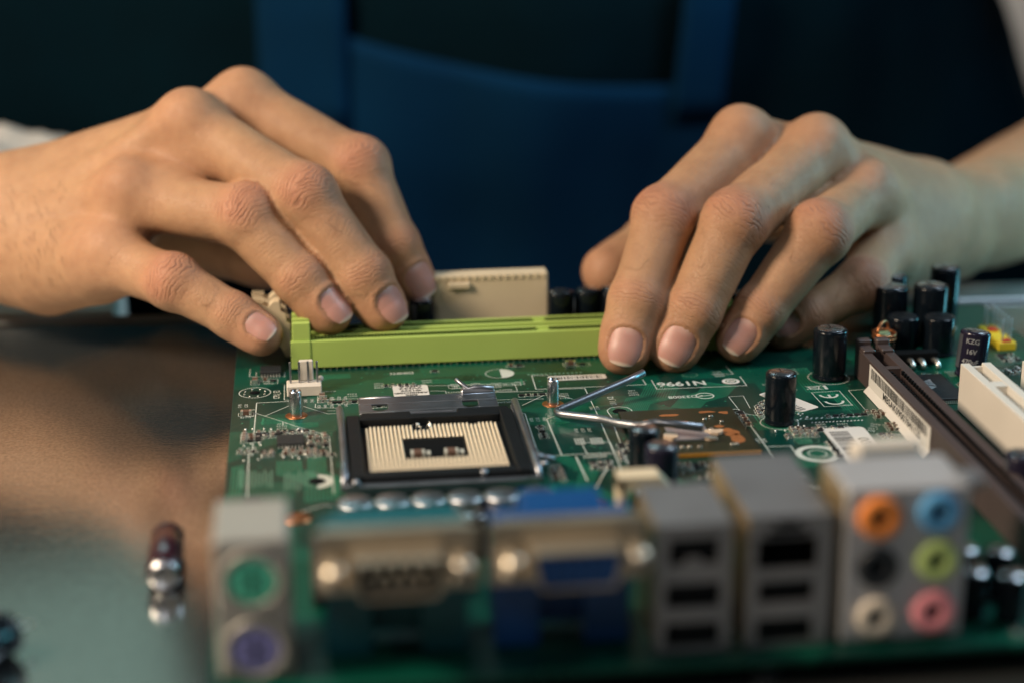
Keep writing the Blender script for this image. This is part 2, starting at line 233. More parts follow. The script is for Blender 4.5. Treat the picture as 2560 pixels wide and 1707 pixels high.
# a side stand carries the cloth
tag(MB().box(-420, -112, 236, 420, -22, 4, bv=3).build('side_box', mat('side_box_plastic', (.025, .03, .035), .6)), 'dark low box behind the forearm, carrying a crumpled white cloth', 'box')
tag(heap(-166, 300, 4.2, 72, 44, 23, 3.1).build('cloth', mat('cloth_white', (.42, .40, .37), .85, 0, .06, 60, .4, 1500)),
    'crumpled off-white cloth lying on the dark box behind the forearm', 'cloth')
tag(MB().box(-420, -98, 168, 209, -23.8, -6.5, bv=.8).build('paper_pad', mat('paper_white', (.66, .63, .58), .8, 0, .04, 60)),
    'thick white pad of paper on the table behind the wrist', 'paper pad')
# ================================================================ motherboard
M_pcb_edge = mat('board_edge', (.02, .09, .04), .5)
M_silk = mat('silk_white', (.50, .53, .48), .6, 0, .1, 400)
M_label = mat('label_paper', (.62, .60, .56), .6, 0, .04, 200)
M_ink = mat('ink_black', (.03, .03, .03), .6)
M_gold = mat('contact_gold', (1.0, .84, .64), .34, .3, .08, 700, .2, 3000)
M_cop = mat('copper', (.48, .19, .08), .35, .9, .2, 300)
M_solder = mat('solder', (.90, .87, .80), .36, 1.0, .1, 900)
M_steel = mat('steel', (.36, .37, .40), .4, 1.0, .15, 160, .2, 900)
M_steel2 = mat('brushed_shield', (.36, .36, .37), .42, .75, .1, 90, .15, 900)
M_shield_lit = mat('shield_side_lit', (.50, .38, .22), .4, .8, .12, 90)  # metal shield sides in tan: the warm light on them is painted in
M_alu = mat('aluminium', (.70, .70, .72), .27, 1.0, .12, 260, .15, 1200)
M_black = mat('black_plastic', (.006, .008, .010), .5, 0, .2, 150, .15, 1400, spec=.25)
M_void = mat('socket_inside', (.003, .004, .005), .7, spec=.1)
M_sleeve = mat('capacitor_sleeve', (.004, .007, .011), .2, 0, .2, 120, .05, 900, spec=.32)
M_sleeve2 = mat('capacitor_sleeve_violet', (.014, .012, .026), .22, 0, .2, 120, spec=.4)
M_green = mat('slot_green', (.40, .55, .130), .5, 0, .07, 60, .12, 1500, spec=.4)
M_green_shade = mat('slot_green_shaded', (.15, .24, .03), .6)  # the slot green darkened, shade in the groove put into the colour
M_ivory = mat('ivory_plastic', (.62, .52, .36), .5, 0, .06, 70, .2, 900)
M_white = mat('white_plastic', (.66, .61, .53), .5, 0, .06, 70, .2, 900)
M_brown = mat('brown_plastic', (.062, .045, .043), .42, 0, .15, 90, .2, 900)
M_chip = mat('chip_epoxy', (.014, .017, .019), .5, 0, .2, 200, .3, 2500)
M_smd = mat('smd_brown', (.11, .06, .04), .5)
M_smdk = mat('smd_black', (.015, .015, .016), .5)
M_teal = mat('teal_plastic', (.002, .08, .10), .42, 0, .1, 60)
M_blue = mat('blue_plastic', (.002, .052, .19), .42, 0, .1, 60)
M_nick = mat('nickel_shell', (.62, .54, .42), .36, .85, .15, 120, .2, 800)
M_yel = mat('yellow_plastic', (.72, .55, .03), .5); M_red = mat('red_plastic', (.5, .05, .03), .5)

def pcb_material():
    m = bpy.data.materials.new('solder_mask'); m.use_nodes = True; N, Lk = nt(m); b = N['Principled BSDF']
    tc = N.new('ShaderNodeTexCoord')
    big = N.new('ShaderNodeTexNoise'); big.inputs['Scale'].default_value = 55; big.inputs['Detail'].default_value = 2; Lk.new(tc.outputs['Object'], big.inputs['Vector'])
    fine = N.new('ShaderNodeTexNoise'); fine.inputs['Scale'].default_value = 900; fine.inputs['Detail'].default_value = 3; Lk.new(tc.outputs['Object'], fine.inputs['Vector'])
    # poured copper seen through the mask: large angular areas
    vo = N.new('ShaderNodeTexVoronoi'); vo.distance = 'CHEBYCHEV'; vo.inputs['Scale'].default_value = 42; vo.inputs['Randomness'].default_value = .9
    mp = N.new('ShaderNodeMapping'); mp.inputs['Scale'].default_value = (1, 1, 0); Lk.new(tc.outputs['Object'], mp.inputs['Vector']); Lk.new(mp.outputs['Vector'], vo.inputs['Vector'])
    sep = N.new('ShaderNodeSeparateColor'); Lk.new(vo.outputs['Color'], sep.inputs[0])
    st = N.new('ShaderNodeMath'); st.operation = 'GREATER_THAN'; st.inputs[1].default_value = .52; Lk.new(sep.outputs[0], st.inputs[0])
    a = N.new('ShaderNodeMix'); a.data_type = 'RGBA'; a.inputs['A'].default_value = (.0012, .046, .034, 1); a.inputs['B'].default_value = (.0030, .090, .057, 1)
    Lk.new(st.outputs[0], a.inputs['Factor'])
    c = N.new('ShaderNodeMix'); c.data_type = 'RGBA'; c.blend_type = 'MULTIPLY'; c.inputs['Factor'].default_value = .55
    Lk.new(a.outputs['Result'], c.inputs['A']); Lk.new(big.outputs['Fac'], c.inputs['B'])
    # dust specks
    v2 = N.new('ShaderNodeTexVoronoi'); v2.inputs['Scale'].default_value = 420; Lk.new(tc.outputs['Object'], v2.inputs['Vector'])
    mr = N.new('ShaderNodeMapRange'); mr.inputs['From Min'].default_value = .05; mr.inputs['From Max'].default_value = .09; mr.inputs['To Min'].default_value = .45; mr.inputs['To Max'].default_value = 0
    Lk.new(v2.outputs['Distance'], mr.inputs['Value'])
    d = N.new('ShaderNodeMix'); d.data_type = 'RGBA'; d.inputs['B'].default_value = (.18, .24, .18, 1); Lk.new(c.outputs['Result'], d.inputs['A']); Lk.new(mr.outputs['Result'], d.inputs['Factor'])
    Lk.new(d.outputs['Result'], b.inputs['Base Color'])
    rg = N.new('ShaderNodeMapRange'); rg.inputs['To Min'].default_value = .2; rg.inputs['To Max'].default_value = .42; Lk.new(big.outputs['Fac'], rg.inputs['Value']); Lk.new(rg.outputs['Result'], b.inputs['Roughness'])
    bp = N.new('ShaderNodeBump'); bp.inputs['Strength'].default_value = .22; bp.inputs['Distance'].default_value = .0001
    Lk.new(fine.outputs['Fac'], bp.inputs['Height']); Lk.new(bp.outputs['Normal'], b.inputs['Normal'])
    b.inputs['Coat Weight'].default_value = .1; b.inputs['Coat Roughness'].default_value = .15; b.inputs['Specular IOR Level'].default_value = .35
    return m
LOGO = [[(143.6, 36.0), (146.5, 38.1), (146.4, 36.0), (146.2, 35.65)], [(143.5, 35.5), (146.3, 35.3), (146.45, 33.95), (143.7, 34.7)], [(143.7, 34.4), (146.4, 33.55), (146.5, 32.4), (143.6, 33.5)], [(143.5, 33.1), (146.3, 31.4), (143.6, 29.0), (143.5, 31.0)]]
M_pcb = pcb_material()
M_trace = mat('trace_under_mask', (.014, .17, .095), .35, 0, .15, 200, .1, 1200)
M_via = mat('via_mask', (.03, .11, .06), .35)

BX0, BX1, BY0, BY1 = -54., 190.5, -120.5, 113.
mobo = empty('motherboard', (68, 0, 0))
tag(mobo, 'green computer motherboard lying on the steel worktop with its port side towards the viewer', 'motherboard')
mobo['kind'] = 'thing'
MO = Vector((68, 0, 0))
def part(mb, name, mats, parent=None, loc=(0, 0, 0), rot=(0, 0, 0)):
    """a part of the board placed at world millimetres loc; sub-parts are given in the part's own millimetres"""
    if parent is None: return mb.build(name, mats, mobo, Vector(loc)-MO, rot)
    return mb.build(name, mats, parent, loc, rot)
def rep(o, loc, parent=None):
    c = o.copy(); COL.objects.link(c); c.parent = parent or mobo
    c.location = ((Vector(loc)-MO) if parent is None else Vector(loc))*K
    return c
def rep_tree(o, loc, rotz=None):
    c = rep(o, loc)
    if rotz is not None: c.rotation_euler = (0, 0, rotz)
    for ch in list(o.children):
        d = ch.copy(); COL.objects.link(d); d.parent = c
    return c
# board slab with the bevelled far-right corner; feet of solder keep it off the sheet
part(MB().box(BX0, BX1, BY0, BY1, -1.6, 0, bv=.12), 'circuit_board', M_pcb)
mb = MB()
for x, y in [(-48, 100), (-48, -110), (180, -110), (182, 104), (60, -112), (60, 100), (-48, 0), (180, 0)]:
    mb.lathe([(3, TZ+.02), (3, -1.62)], (x, y, 0), n=14)
part(mb, 'standoff_foot', M_steel)['kind'] = 'stuff'
# ---------------------------------------------------------------- text as flat print
def text_mesh(s, size, bold=0.0):
    cu = bpy.data.curves.new('t', 'FONT'); cu.body = s; cu.size = size; cu.align_x = 'CENTER'; cu.align_y = 'CENTER'; cu.offset = bold; cu.resolution_u = 3
    o = bpy.data.objects.new('t', cu); COL.objects.link(o)
    dg = bpy.context.evaluated_depsgraph_get(); me = o.evaluated_get(dg).to_mesh()
    V = [tuple(v.co) for v in me.vertices]; F = [tuple(p.vertices) for p in me.polygons]
    o.evaluated_get(dg).to_mesh_clear(); bpy.data.objects.remove(o); bpy.data.curves.remove(cu)
    return V, F
def put_text(mb, s, x, y, size, rot, z=.05, mi=0, sx=1., bold=0., T=None):
    V, F = text_mesh(s, size, bold); a = math.radians(rot); c, sn = math.cos(a), math.sin(a)
    W = [(x+(vx*sx*c-vy*sn), y+(vx*sx*sn+vy*c), z) for vx, vy, vz in V]
    if T: W = [T(*v) for v in W]
    mb.add(W, F, mi)
_zs = [0]
def strip(mb, pts, w, z=.05, mi=0):
    """flat printed line with mitred corners"""
    P = [Vector(p) for p in pts]; P = [p for i, p in enumerate(P) if i == 0 or (p-P[i-1]).length > 1e-3]
    if len(P) < 2: return
    _zs[0] = (_zs[0]+1) % 9; z += _zs[0]*.003
    closed = (P[0]-P[-1]).length < 1e-3 and len(P) > 3
    if closed: P = P[:-1]
    n = len(P); Lf = []; Rt = []
    for i in range(n):
        a = P[(i-1) % n] if (closed or i > 0) else None; c = P[(i+1) % n] if (closed or i < n-1) else None
        d0 = (P[i]-a).normalized() if a is not None else (c-P[i]).normalized(); d1 = (c-P[i]).normalized() if c is not None else d0
        t = d0+d1
        if t.length < .2: t = d1
        t.normalize(); m = Vector((-t.y, t.x)); k = max(.45, m.dot(Vector((-d1.y, d1.x)))); m = m*(w/2/k)
        Lf.append(P[i]+m); Rt.append(P[i]-m)
    for i in range(n if closed else n-1):
        j = (i+1) % n
        mb.quad((Lf[i].x, Lf[i].y, z), (Rt[i].x, Rt[i].y, z), (Rt[j].x, Rt[j].y, z), (Lf[j].x, Lf[j].y, z), mi)
def arc(cx, cy, rx, ry, a0, a1, n=36): return [(cx+rx*math.cos(math.radians(a0+(a1-a0)*i/n)), cy+ry*math.sin(math.radians(a0+(a1-a0)*i/n))) for i in range(n+1)]
def disc(mb, cx, cy, rx, ry, z=.05, mi=0, a0=0, a1=360, n=32):
    P = arc(cx, cy, rx, ry, a0, a1, n); P = P[:-1] if a1-a0 >= 360 else P
    mb.add([(x, y, z) for x, y in P], [tuple(range(len(P)))], mi)
# ---------------------------------------------------------------- traces (under the mask)
rnd = random.Random(11)
tr = MB()
BUSES = [ # start, heading deg, count, pitch, segments (length, turn)
 ((-30, 30), 180, 8, .5, [(6, -45), (7, 45), (4, 0)]), ((-41, 2), 270, 9, .75, [(9, 45), (10, -45), (12, 0)]), ((-33, 4), 270, 7, .7, [(13, 45), (8, -45), (8, 0)]),
 ((60, 24), 70, 14, .55, [(9, -45), (8, 45), (10, 0)]), ((56, -8), 250, 10, .6, [(12, 45), (8, -45), (20, 0)]), ((27, 20), 0, 10, .6, [(10, 45), (8, -45), (10, 0)]),
 ((30, -5), 300, 8, .6, [(12, -45), (12, 45), (12, 0)]), ((75, 25), 60, 16, .5, [(8, -30), (8, 30), (9, 0)]), ((88, 8), 0, 10, .6, [(8, 45), (8, -45), (16, 0)]),
 ((100, -4), 90, 6, .7, [(10, 45), (8, -45), (8, 0)]), ((-5, 58), 0, 7, .6, [(12, -45), (6, 45), (18, 0)]), ((-20, 70), 180, 6, .7, [(8, 45), (6, -45), (6, 0)]),
 ((120, 20), 90, 7, .7, [(12, 45), (7, -45), (20, 0)]), ((150, 20), 80, 12, .6, [(14, -45), (8, 45), (22, 0)]), ((86, -20), 0, 12, .6, [(10, 45), (10, -45), (12, 0)]),
 ((130, -30), 90, 8, .8, [(14, 45), (5, -45), (10, 0)]), ((60, -50), 90, 12, .6, [(9, 45), (8, -45), (12, 0)]), ((160, 60), 90, 10, .7, [(12, -45), (10, 45), (12, 0)]),
 ((28, -32), 90, 6, .7, [(12, 45), (5, -45), (9, 0)]), ((-50, -20), 90, 4, .8, [(20, 45), (5, -45), (12, 0)]), ((-46, -70), 90, 6, .9, [(18, 45), (8, -45), (14, 0)])]
for (x0, y0), h0, n, pt_, segs in BUSES:
    for k in range(n):
        h = math.radians(h0); nx, ny = -math.sin(h), math.cos(h)
        x, y = x0+nx*pt_*k, y0+ny*pt_*k; P = [(x, y)]; o = (k-n/2)*pt_
        for L, tn in segs:
            t2 = math.radians(tn); adj = -pt_*k*math.tan(t2/2)
            L2 = max(.5, L+adj+rnd.uniform(-.2, .2)*(1 if tn == 0 else 0)); x += math.cos(h)*L2; y += math.sin(h)*L2; P.append((x, y)); h += t2
        P = [(a, b) for a, b in P if BX0+1 < a < BX1-1 and BY0+1 < b < BY1-1]
        if len(P) > 1: strip(tr, P, .26 if pt_ < .7 else .34, .022)
        tr.lathe([(.42, .022), (.3, .05)], (P[-1][0], P[-1][1], 0), n=8, caps=True)
for _ in range(520):
    x, y = rnd.uniform(BX0+3, BX1-3), rnd.uniform(-60, BY1-4)
    if abs(x) < 26 and -30 < y < 40: continue
    tr.lathe([(.38, .022), (.26, .045)], (x, y, 0), n=7)
part(tr, 'trace', M_trace)['kind'] = 'stuff'
# ---------------------------------------------------------------- silkscreen
sk = MB()
for w_, pts in SILK: strip(sk, pts, w_)
R_ = 180
put_text(sk, 'N1996', 75.5, 48.3, 5.0, R_, bold=.12, sx=1.05); put_text(sk, 'D33008', 73.5, 37.0, 2.9, R_, bold=.04, sx=.9)
strip(sk, arc(79.9, 36.9, 2.5, 2.3, 0, 360), .45); strip(sk, [(77.8, 36.6), (82, 37.2)], .35); strip(sk, [(77.9, 36.6), (79.4, 37.5)], .35)
disc(sk, 90.1, 48.1, 2.6, 2.3)
put_text(sk, '03', 14.8, 62.4, 4.2, R_, bold=.15, mi=1); strip(sk, arc(14.8, 62.4, 3.6, 2.6, 0, 360), .22, mi=1)
put_text(sk, 'DIMM1', -4.9, 68.6, 2.4, R_, bold=.05)
put_text(sk, 'CPU_F2', -41.5, 54.4, 2.6, 90, bold=.03, sx=.8); put_text(sk, 'U11_K2', 53.0, 36.2, 2.5, 90, bold=.03, sx=.85)
put_text(sk, 'C2405', -26.5, 55.2, 1.4, R_)
for s, k in (('RN75', 'RN75'), ('RN72', 'RN72'), ('RN74', 'RN74')): put_text(sk, s, PT[k][0], PT[k][1], 1.6, R_)
put_text(sk, 'GUARD', 21.8, 39.2, 1.5, R_, sx=1.2)
# half-filled capacitor marks
strip(sk, arc(24.0, 64.3, 4.2, 4.0, 0, 360), .22); disc(sk, 24.3, 64.3, 4.0, 3.8, a0=-90, a1=90)
strip(sk, arc(-47.8, 56.8, 4.5, 4.4, 0, 360), .26)
disc(sk, -31.0, -13.2, 4.2, 4.6, a0=-90, a1=90)
strip(sk, arc(95.3, 12.5, 5.2, 5.2, 0, 360), .3); strip(sk, arc(119.2, 47.5, 6.0, 6.0, 0, 360), .26)
# CE mark, crossed bin
for cy_, nm in ((114.9-0, 'C'), (0, 'E')): pass
cx_, cy_ = 115.1, 26.9
strip(sk, arc(cx_, cy_+.8, 2.5, 2.6, 180, 360, 18), .75); strip(sk, arc(cx_-.1, cy_+6.3, 2.5, 2.6, 180, 360, 18), .75); strip(sk, [(cx_-.1, cy_+3.9), (cx_-.1, cy_+6.2)], .75)
strip(sk, [(111, 40.5), (111.3, 38.3), (113.6, 38.0), (114.3, 40.6), (111, 40.5)], .3); strip(sk, [(110, 38.2), (115, 41)], .25); strip(sk, [(110.3, 41), (114.8, 37.6)], .25); strip(sk, [(115.9, 37.7), (115.9, 41)], .9)
# ring mark and faint logo
strip(sk, arc(99.3, -11.2, 5.0, 5.0, 0, 360), 1.7); strip(sk, arc(99.3, -11.2, 2.4, 2.4, 0, 360), .3); strip(sk, arc(99, -1.6, 3.4, 2.6, 0, 360), .22, mi=2); put_text(sk, 'RU', 99, -1.6, 2.4, R_, mi=2)
strip(sk, arc(79.5, 55.4, 2.2, 1.6, 0, 360), .25, mi=2)
# dashed reference designators scattered like the photograph's
LET = 'RCLQUDXB'
def micro(x, y, n, rot=180, s=1.35, mi=0):
    a = math.radians(rot)
    for i in range(n):
        st = rnd.choice(LET)+str(rnd.randint(10, 499)); put_text(sk, st, x+math.cos(a+math.pi/2)*i*1.8, y+math.sin(a+math.pi/2)*i*1.8, s, rot, mi=mi)
for a in [(-26, 48.8, 3, 90), (-22, 48.8, 3, 90), (-26, 42.5, 3, 90), (-22, 42.6, 2, 90), (-31.5, 47.8, 2, 90), (-50, 36.5, 1, 180), (104, 22, 4, 120), (98, 28, 4, 120), (108, 24, 3, 60), (106, 10, 3, 180), (112, 9.5, 3, 180), (101, 5, 3, 180), (118, 24, 1, 180), (121, 8, 4, 150), (124, 0, 4, 150), (150, 46, 2, 120), (156, 34, 3, 180), (48, 31, 2, 90), (22, 55.8, 3, 180), (29, 56, 2, 180), (10, 56.5, 3, 180), (16, 56.4, 3, 180), (-44, 66.3, 2, 180), (-47, 22, 3, 90), (-47, 12, 3, 90), (-29, 21, 3, 90), (-43, 24, 3, 90), (-12, 60, 3, 180), (2, 61, 2, 180), (60, 62, 2, 180), (106, 42, 3, 180), (110, 56, 3, 180), (88, 57, 3, 180), (40, 44, 3, 180), (60, 44, 3, 180), (100, 44, 2, 180), (43, 14, 3, 90), (32, 24, 3, 90), (30, -10, 4, 180), (46, -26, 4, 180), (88, 0, 4, 90), (116, -22, 4, 180), (170, 34, 4, 180), (156, 48, 3, 180), (176, 84, 3, 180), (-50, 46, 2, 90), (-40, 30, 3, 180), (-20, 52, 2, 180)]: micro(*a)
for i in range(9): strip(sk, [(8+i*2.4, 53.0), (9.8+i*2.4, 53.0), (9.8+i*2.4, 55.6), (8+i*2.4, 55.6), (8+i*2.4, 53.0)], .16)
for gx, gy, nx_, ny_, sx_, sy_ in ((38, 3.6, 4, 5, .7, .95), (42.2, 3.3, 5, 5, .7, .95), (38.5, -6.3, 9, 2, .7, .8)):
    for i in range(nx_):
        for j in range(ny_): strip(sk, [(gx+i*sx_, gy+j*sy_), (gx+i*sx_, gy+j*sy_+sy_*.72)], .42)
for i in range(13): strip(sk, [(32+i*1.3, 62.2-.02*i), (32.8+i*1.3, 62.2-.02*i)], 1.3, mi=2)
for i in range(12): strip(sk, [(101.5+i*1.5, 14.2), (102.3+i*1.5, 15.4)], .5)
for i in range(15): strip(sk, [(104+i*1.0, 11.2), (104.5+i*1.0, 11.9)], .4)
for gx, gy in ((-50.5, -3), (-46, -4), (-39, -6), (-34.5, -5)):
    for i in range(5): strip(sk, [(gx+i*.9, gy+rnd.uniform(-2, 1)), (gx+i*.9, gy-9-rnd.uniform(0, 4))], .4, mi=2)
for i in range(10): strip(sk, [(-33, 24-i*1.0), (-26, 24-i*1.0+rnd.uniform(-.1, .1))], .25, mi=2) if i % 2 else None
for i in range(60):
    x, y = rnd.uniform(60, 92), rnd.uniform(-52, -14); strip(sk, [(x, y), (x+rnd.choice((.5, 1.6)), y)], .6, mi=rnd.choice((0, 2)))
for i in range(70):
    x, y = rnd.uniform(104, 125), rnd.uniform(-40, -6)
    if x < 118.5 and y > -32: continue
    strip(sk, [(x, y), (x+1.2, y+.5)], .5, mi=2)
M_silk_faint = mat('silk_faint', (.09, .19, .13), .5); M_silk_dark = mat('mask_dark', (.001, .018, .012), .4)
part(sk, 'board_printing', [M_silk, M_silk_dark, M_silk_faint])
# ---------------------------------------------------------------- stickers
def round_rect(w, h, r, n=5):
    P = []
    for cx, cy, a in ((w/2-r, h/2-r, 0), (-w/2+r, h/2-r, 90), (-w/2+r, -h/2+r, 180), (w/2-r, -h/2+r, 270)):
        P += [(cx+r*math.cos(math.radians(a+90*i/n)), cy+r*math.sin(math.radians(a+90*i/n))) for i in range(n+1)]
    return P
def barcode(mb, x0, x1, y0, y1, z, mi=1, seed=3, T=None):
    r = random.Random(seed); x = x0
    while x < x1-.3:
        w_ = r.choice((.18, .18, .3, .5)); x2 = min(x+w_, x1)
        q = [(x, y0, z), (x2, y0, z), (x2, y1, z), (x, y1, z)]
        if T: q = [T(*v) for v in q]
        mb.quad(*q, mi); x = x2+r.choice((.2, .25, .45))
def sticker(w, h, r, loc, rot, fill):
    mb = MB().prism(round_rect(w, h, r), 0, .1); fill(mb)
    return part(mb, 'sticker', [M_label, M_ink], loc=loc, rot=(0, 0, math.radians(rot)))
def f1(mb):
    for i, (s, sz) in enumerate((('686', 1.9), ('AMIBIOS\u00ae', 1.7), ('\u00a91999', 1.7), ('WJ32', 2.0), ('0866', 2.2))): put_text(mb, s, 0, 3.6-i*1.9, sz, 0, .12, 1, sx=1.25 if i < 3 else 1.5, bold=.07)
sticker(10.2, 9.8, 1.2, (-3.1, 52.2, .05), 180, f1)
def f2(mb): barcode(mb, -7.2, 7.2, -1.0, 1.3, .12)
sticker(17.2, 4.0, .9, (46.2, 57.6, .05), 180, f2)
def f3(mb):
    put_text(mb, '0021857', 0, 3.0, 4.2, 0, .12, 1, bold=.08, sx=.95); barcode(mb, -12, 12, -4.6, .6, .12, seed=9)
sticker(30, 11.6, 1.6, (111.2, -8.4, .05), -90, f3)
def f4(mb): put_text(mb, '01748', -6, 1.5, 3.0, 0, .12, 1, bold=.1); barcode(mb, -8, 8, -3.2, -.8, .12, seed=4)
sticker(18, 6.6, .8, (102.4, 29.5, .05), -62, f4)
def f5(mb):
    strip(mb, arc(0, 0, 1.5, 1.3, 0, 360), .35, .12, 1); strip(mb, [(-.9, .3), (-.1, -.6), (.9, .7)], .3, .12, 1)
mb = MB(); mb.prism(arc(0, 0, 2.6, 2.3, 0, 360)[:-1], 0, .06); f5(mb); part(mb, 'sticker', [M_label, M_pcb_edge], loc=(90.1, 48.1, .06), rot=(0, 0, math.pi))
# ---------------------------------------------------------------- electrolytic capacitors
M_print = mat('sleeve_print', (.26, .27, .28), .5)
M_stripe = mat('sleeve_stripe', (.06, .065, .075), .4)
def cap_top(mb, r, h, mi_top=1):
    z = h+.03; mb.lathe([(r*.80, h-.3), (r*.80, h-.05), (r*.72, h+.02)], n=24, mi=mi_top)
def capacitor(r, h, sleeve, txt=None, stripe=True, tilt=None):
    body = MB().lathe([(r*.86, .0), (r*.98, .25), (r, .8), (r*.93, 1.5), (r*.93, 1.8), (r, 2.5), (r, h-.9), (r*.985, h-.4), (r*.93, h-.1), (r*.80, h)], n=32, mi=0, caps=True)
    if txt:
        def T(x, y, z): a = x/r; return ((r+.04)*math.sin(a), -(r+.04)*math.cos(a), y)
        for i, (s, yy) in enumerate(txt): put_text(body, s, -2.2, yy, 2.0, 0, 0, 3, T=lambda x, y, z: T(x, y, z), bold=.04)
    a0 = rnd.uniform(1.2, 5.2)
    for i in range(6):
        a, b_ = a0+i*.11, a0+(i+1)*.11; R2 = r+.03
        body.quad((R2*math.sin(a), -R2*math.cos(a), 2.8), (R2*math.sin(b_), -R2*math.cos(b_), 2.8), (R2*math.sin(b_), -R2*math.cos(b_), h-1.1), (R2*math.sin(a), -R2*math.cos(a), h-1.1), 2)
    return body, h
def place_cap(r, h, loc, sleeve=None, txt=None, rot=(0, 0, 0), top=None):
    body, h = capacitor(r, h, sleeve, txt)
    b = part(body, 'capacitor', [sleeve or M_sleeve, M_label, M_stripe, M_print], loc=loc, rot=rot)
    t = MB(); n = 30; R1 = r*.79
    t.lathe([(R1, h-.02), (R1*.96, h+.10), (.1, h+.12)], n=n, caps=False)
    for k in range(3):
        a = math.radians(30+120*k); t.box(-R1*.86, 0, -.12, .12, h+.10, h+.16, mi=1, T=lambda x, y, z, a=a: (x*math.cos(a)-y*math.sin(a), x*math.sin(a)+y*math.cos(a), z))
    part(t, 'cap_top', [top or M_alu, M_void], parent=b)
    return b
place_cap(4.2, 14.6, (95.3, 12.6, .05)); place_cap(4.9, 15.0, (119.2, 47.5, .05))
place_cap(4.0, 13.5, (3.6, 99.5, .05)); place_cap(4.2, 14.2, (47.2, 99.5, .05)); place_cap(4.2, 14.2, (56.0, 100.6, .05)); place_cap(4.2, 14.2, (64.5, 101.5, .05)); place_cap(4.2, 14.2, (73.2, 101.0, .05))
place_cap(3.9, 13.0, (51.3, -20.5, .05)); place_cap(4.2, 12.6, (53.6, -31.5, .05), sleeve=M_sleeve2)
place_cap(4.4, 13.6, (160.2, 43.0, .05), sleeve=M_sleeve2, txt=(('KZG', 11.0), ('16V', 8.0), ('470uF', 5.0)), rot=(math.radians(-5), math.radians(7), 0))
place_cap(4.3, 13.0, (138.9, -50, .05), sleeve=M_sleeve2)
place_cap(5.2, 18.5, (159, 76, .05)); place_cap(4.6, 18.0, (171, 97, .05)); place_cap(5.2, 18.0, (147, 78, .05)); place_cap(5.2, 18.0, (151, 91, .05)); place_cap(4.6, 14.0, (108, 84, .05)); place_cap(4.6, 14.0, (98, 92, .05))
place_cap(3.0, 10.5, (107.6, -96, .05)); place_cap(3.0, 10.5, (105.6, -107, .05)); place_cap(3.0, 10.5, (112.6, -110, .05)); place_cap(3.0, 10.5, (114.6, -98, .05))
place_cap(3.6, 10, (-20, -60, .05)); place_cap(3.6, 10, (4, -62, .05))
M_can = mat('can_metal', (.50, .51, .54), .38, 1.0, .12, 200, .1, 900)
# the row of silvery coolers' capacitors in front of the socket
for k in range(6):
    x = -22.3+k*8.65
    b = part(MB().lathe([(3.7, 0), (3.8, .4), (3.8, 6.3), (3.6, 6.7)], n=26).box(-3.9, 3.9, -3.9, 3.9, 0, .7, mi=1, bv=.2), 'polymer_capacitor', [M_steel2, M_black], loc=(x, -45.8, .05))
    part(MB().lathe([(3.8, 6.2), (4.1, 6.7), (4.1, 7.3), (3.85, 7.7), (3.5, 7.85), (.1, 7.9)], n=28, caps=False), 'can_top', M_can, parent=b)
    if k < 5: part(MB().box(-1.6, 1.6, -1.3, 1.3, 0, 5.2, bv=.3), 'ferrite_bead', M_blue if k % 2 else M_teal, loc=(x+4.3, -43, .05))
# ---------------------------------------------------------------- cpu socket
sock = part(MB().box(-22.6, 22.6, -23, 21.5, 0, 2.0, bv=.3).box(-22.6, -19.0, -23, 21.5, 2.0, 4.6, bv=.3).box(19.0, 22.6, -23, 21.5, 2.0, 4.6, bv=.3)
            .box(-19.0, 19.0, 18.6, 21.5, 2.0, 4.4, bv=.3).box(-19.0, 19.0, -23, -19.2, 2.0, 4.4, bv=.3), 'cpu_socket', M_black, loc=(0, 0, .05))
part(MB().box(-7.8, 7.8, -7.1, 7.3, 2.0, 2.06), 'socket_window', M_void, parent=sock)
crow = {}
for i in range(33):
    x = -17.3+i*1.085
    segs = []
    y0 = -17.2-(.9 if 11 <= i <= 23 else 0)+(.55 if i > 27 else 0)+(.9 if i in (27, 28) else 0); y1 = 17.0-(1.1 if i in (26, 27, 0) else 0)-(.6 if i == 32 else 0)
    if 9 <= i <= 23: segs = [(y0, -7.4), (7.6, y1 if i not in (12, 13, 14, 15) else 13.2)]
    else: segs = [(y0, y1)]
    for a, b in segs:
        key = (round(a, 2), round(b, 2))
        if key not in crow:
            L = b-a; n = 6; V = []; F = []
            w_ = .36
            prof = [(-w_, 0), (-w_*.8, .42), (0, .62), (w_*.8, .42), (w_, 0)]
            P = []
            m = max(2, int(L/1.17))
            for q in range(m*2+1):
                yy = a+L*q/(m*2); dz = .10 if q % 2 else 0.0; s = .3 if q in (0, m*2) else 1
                for px_, pz_ in prof: P.append((px_*s, yy, pz_*s*1.0+(dz if pz_ > .3 else 0)))
            for q in range(m*2):
                for k in range(4): F.append((q*5+k, q*5+k+1, (q+1)*5+k+1, (q+1)*5+k))
            crow[key] = MB().add(P, F, 0, True).mesh('contact_row', M_gold)
        link('contact_row', crow[key], sock, (x, 0, 2.35))
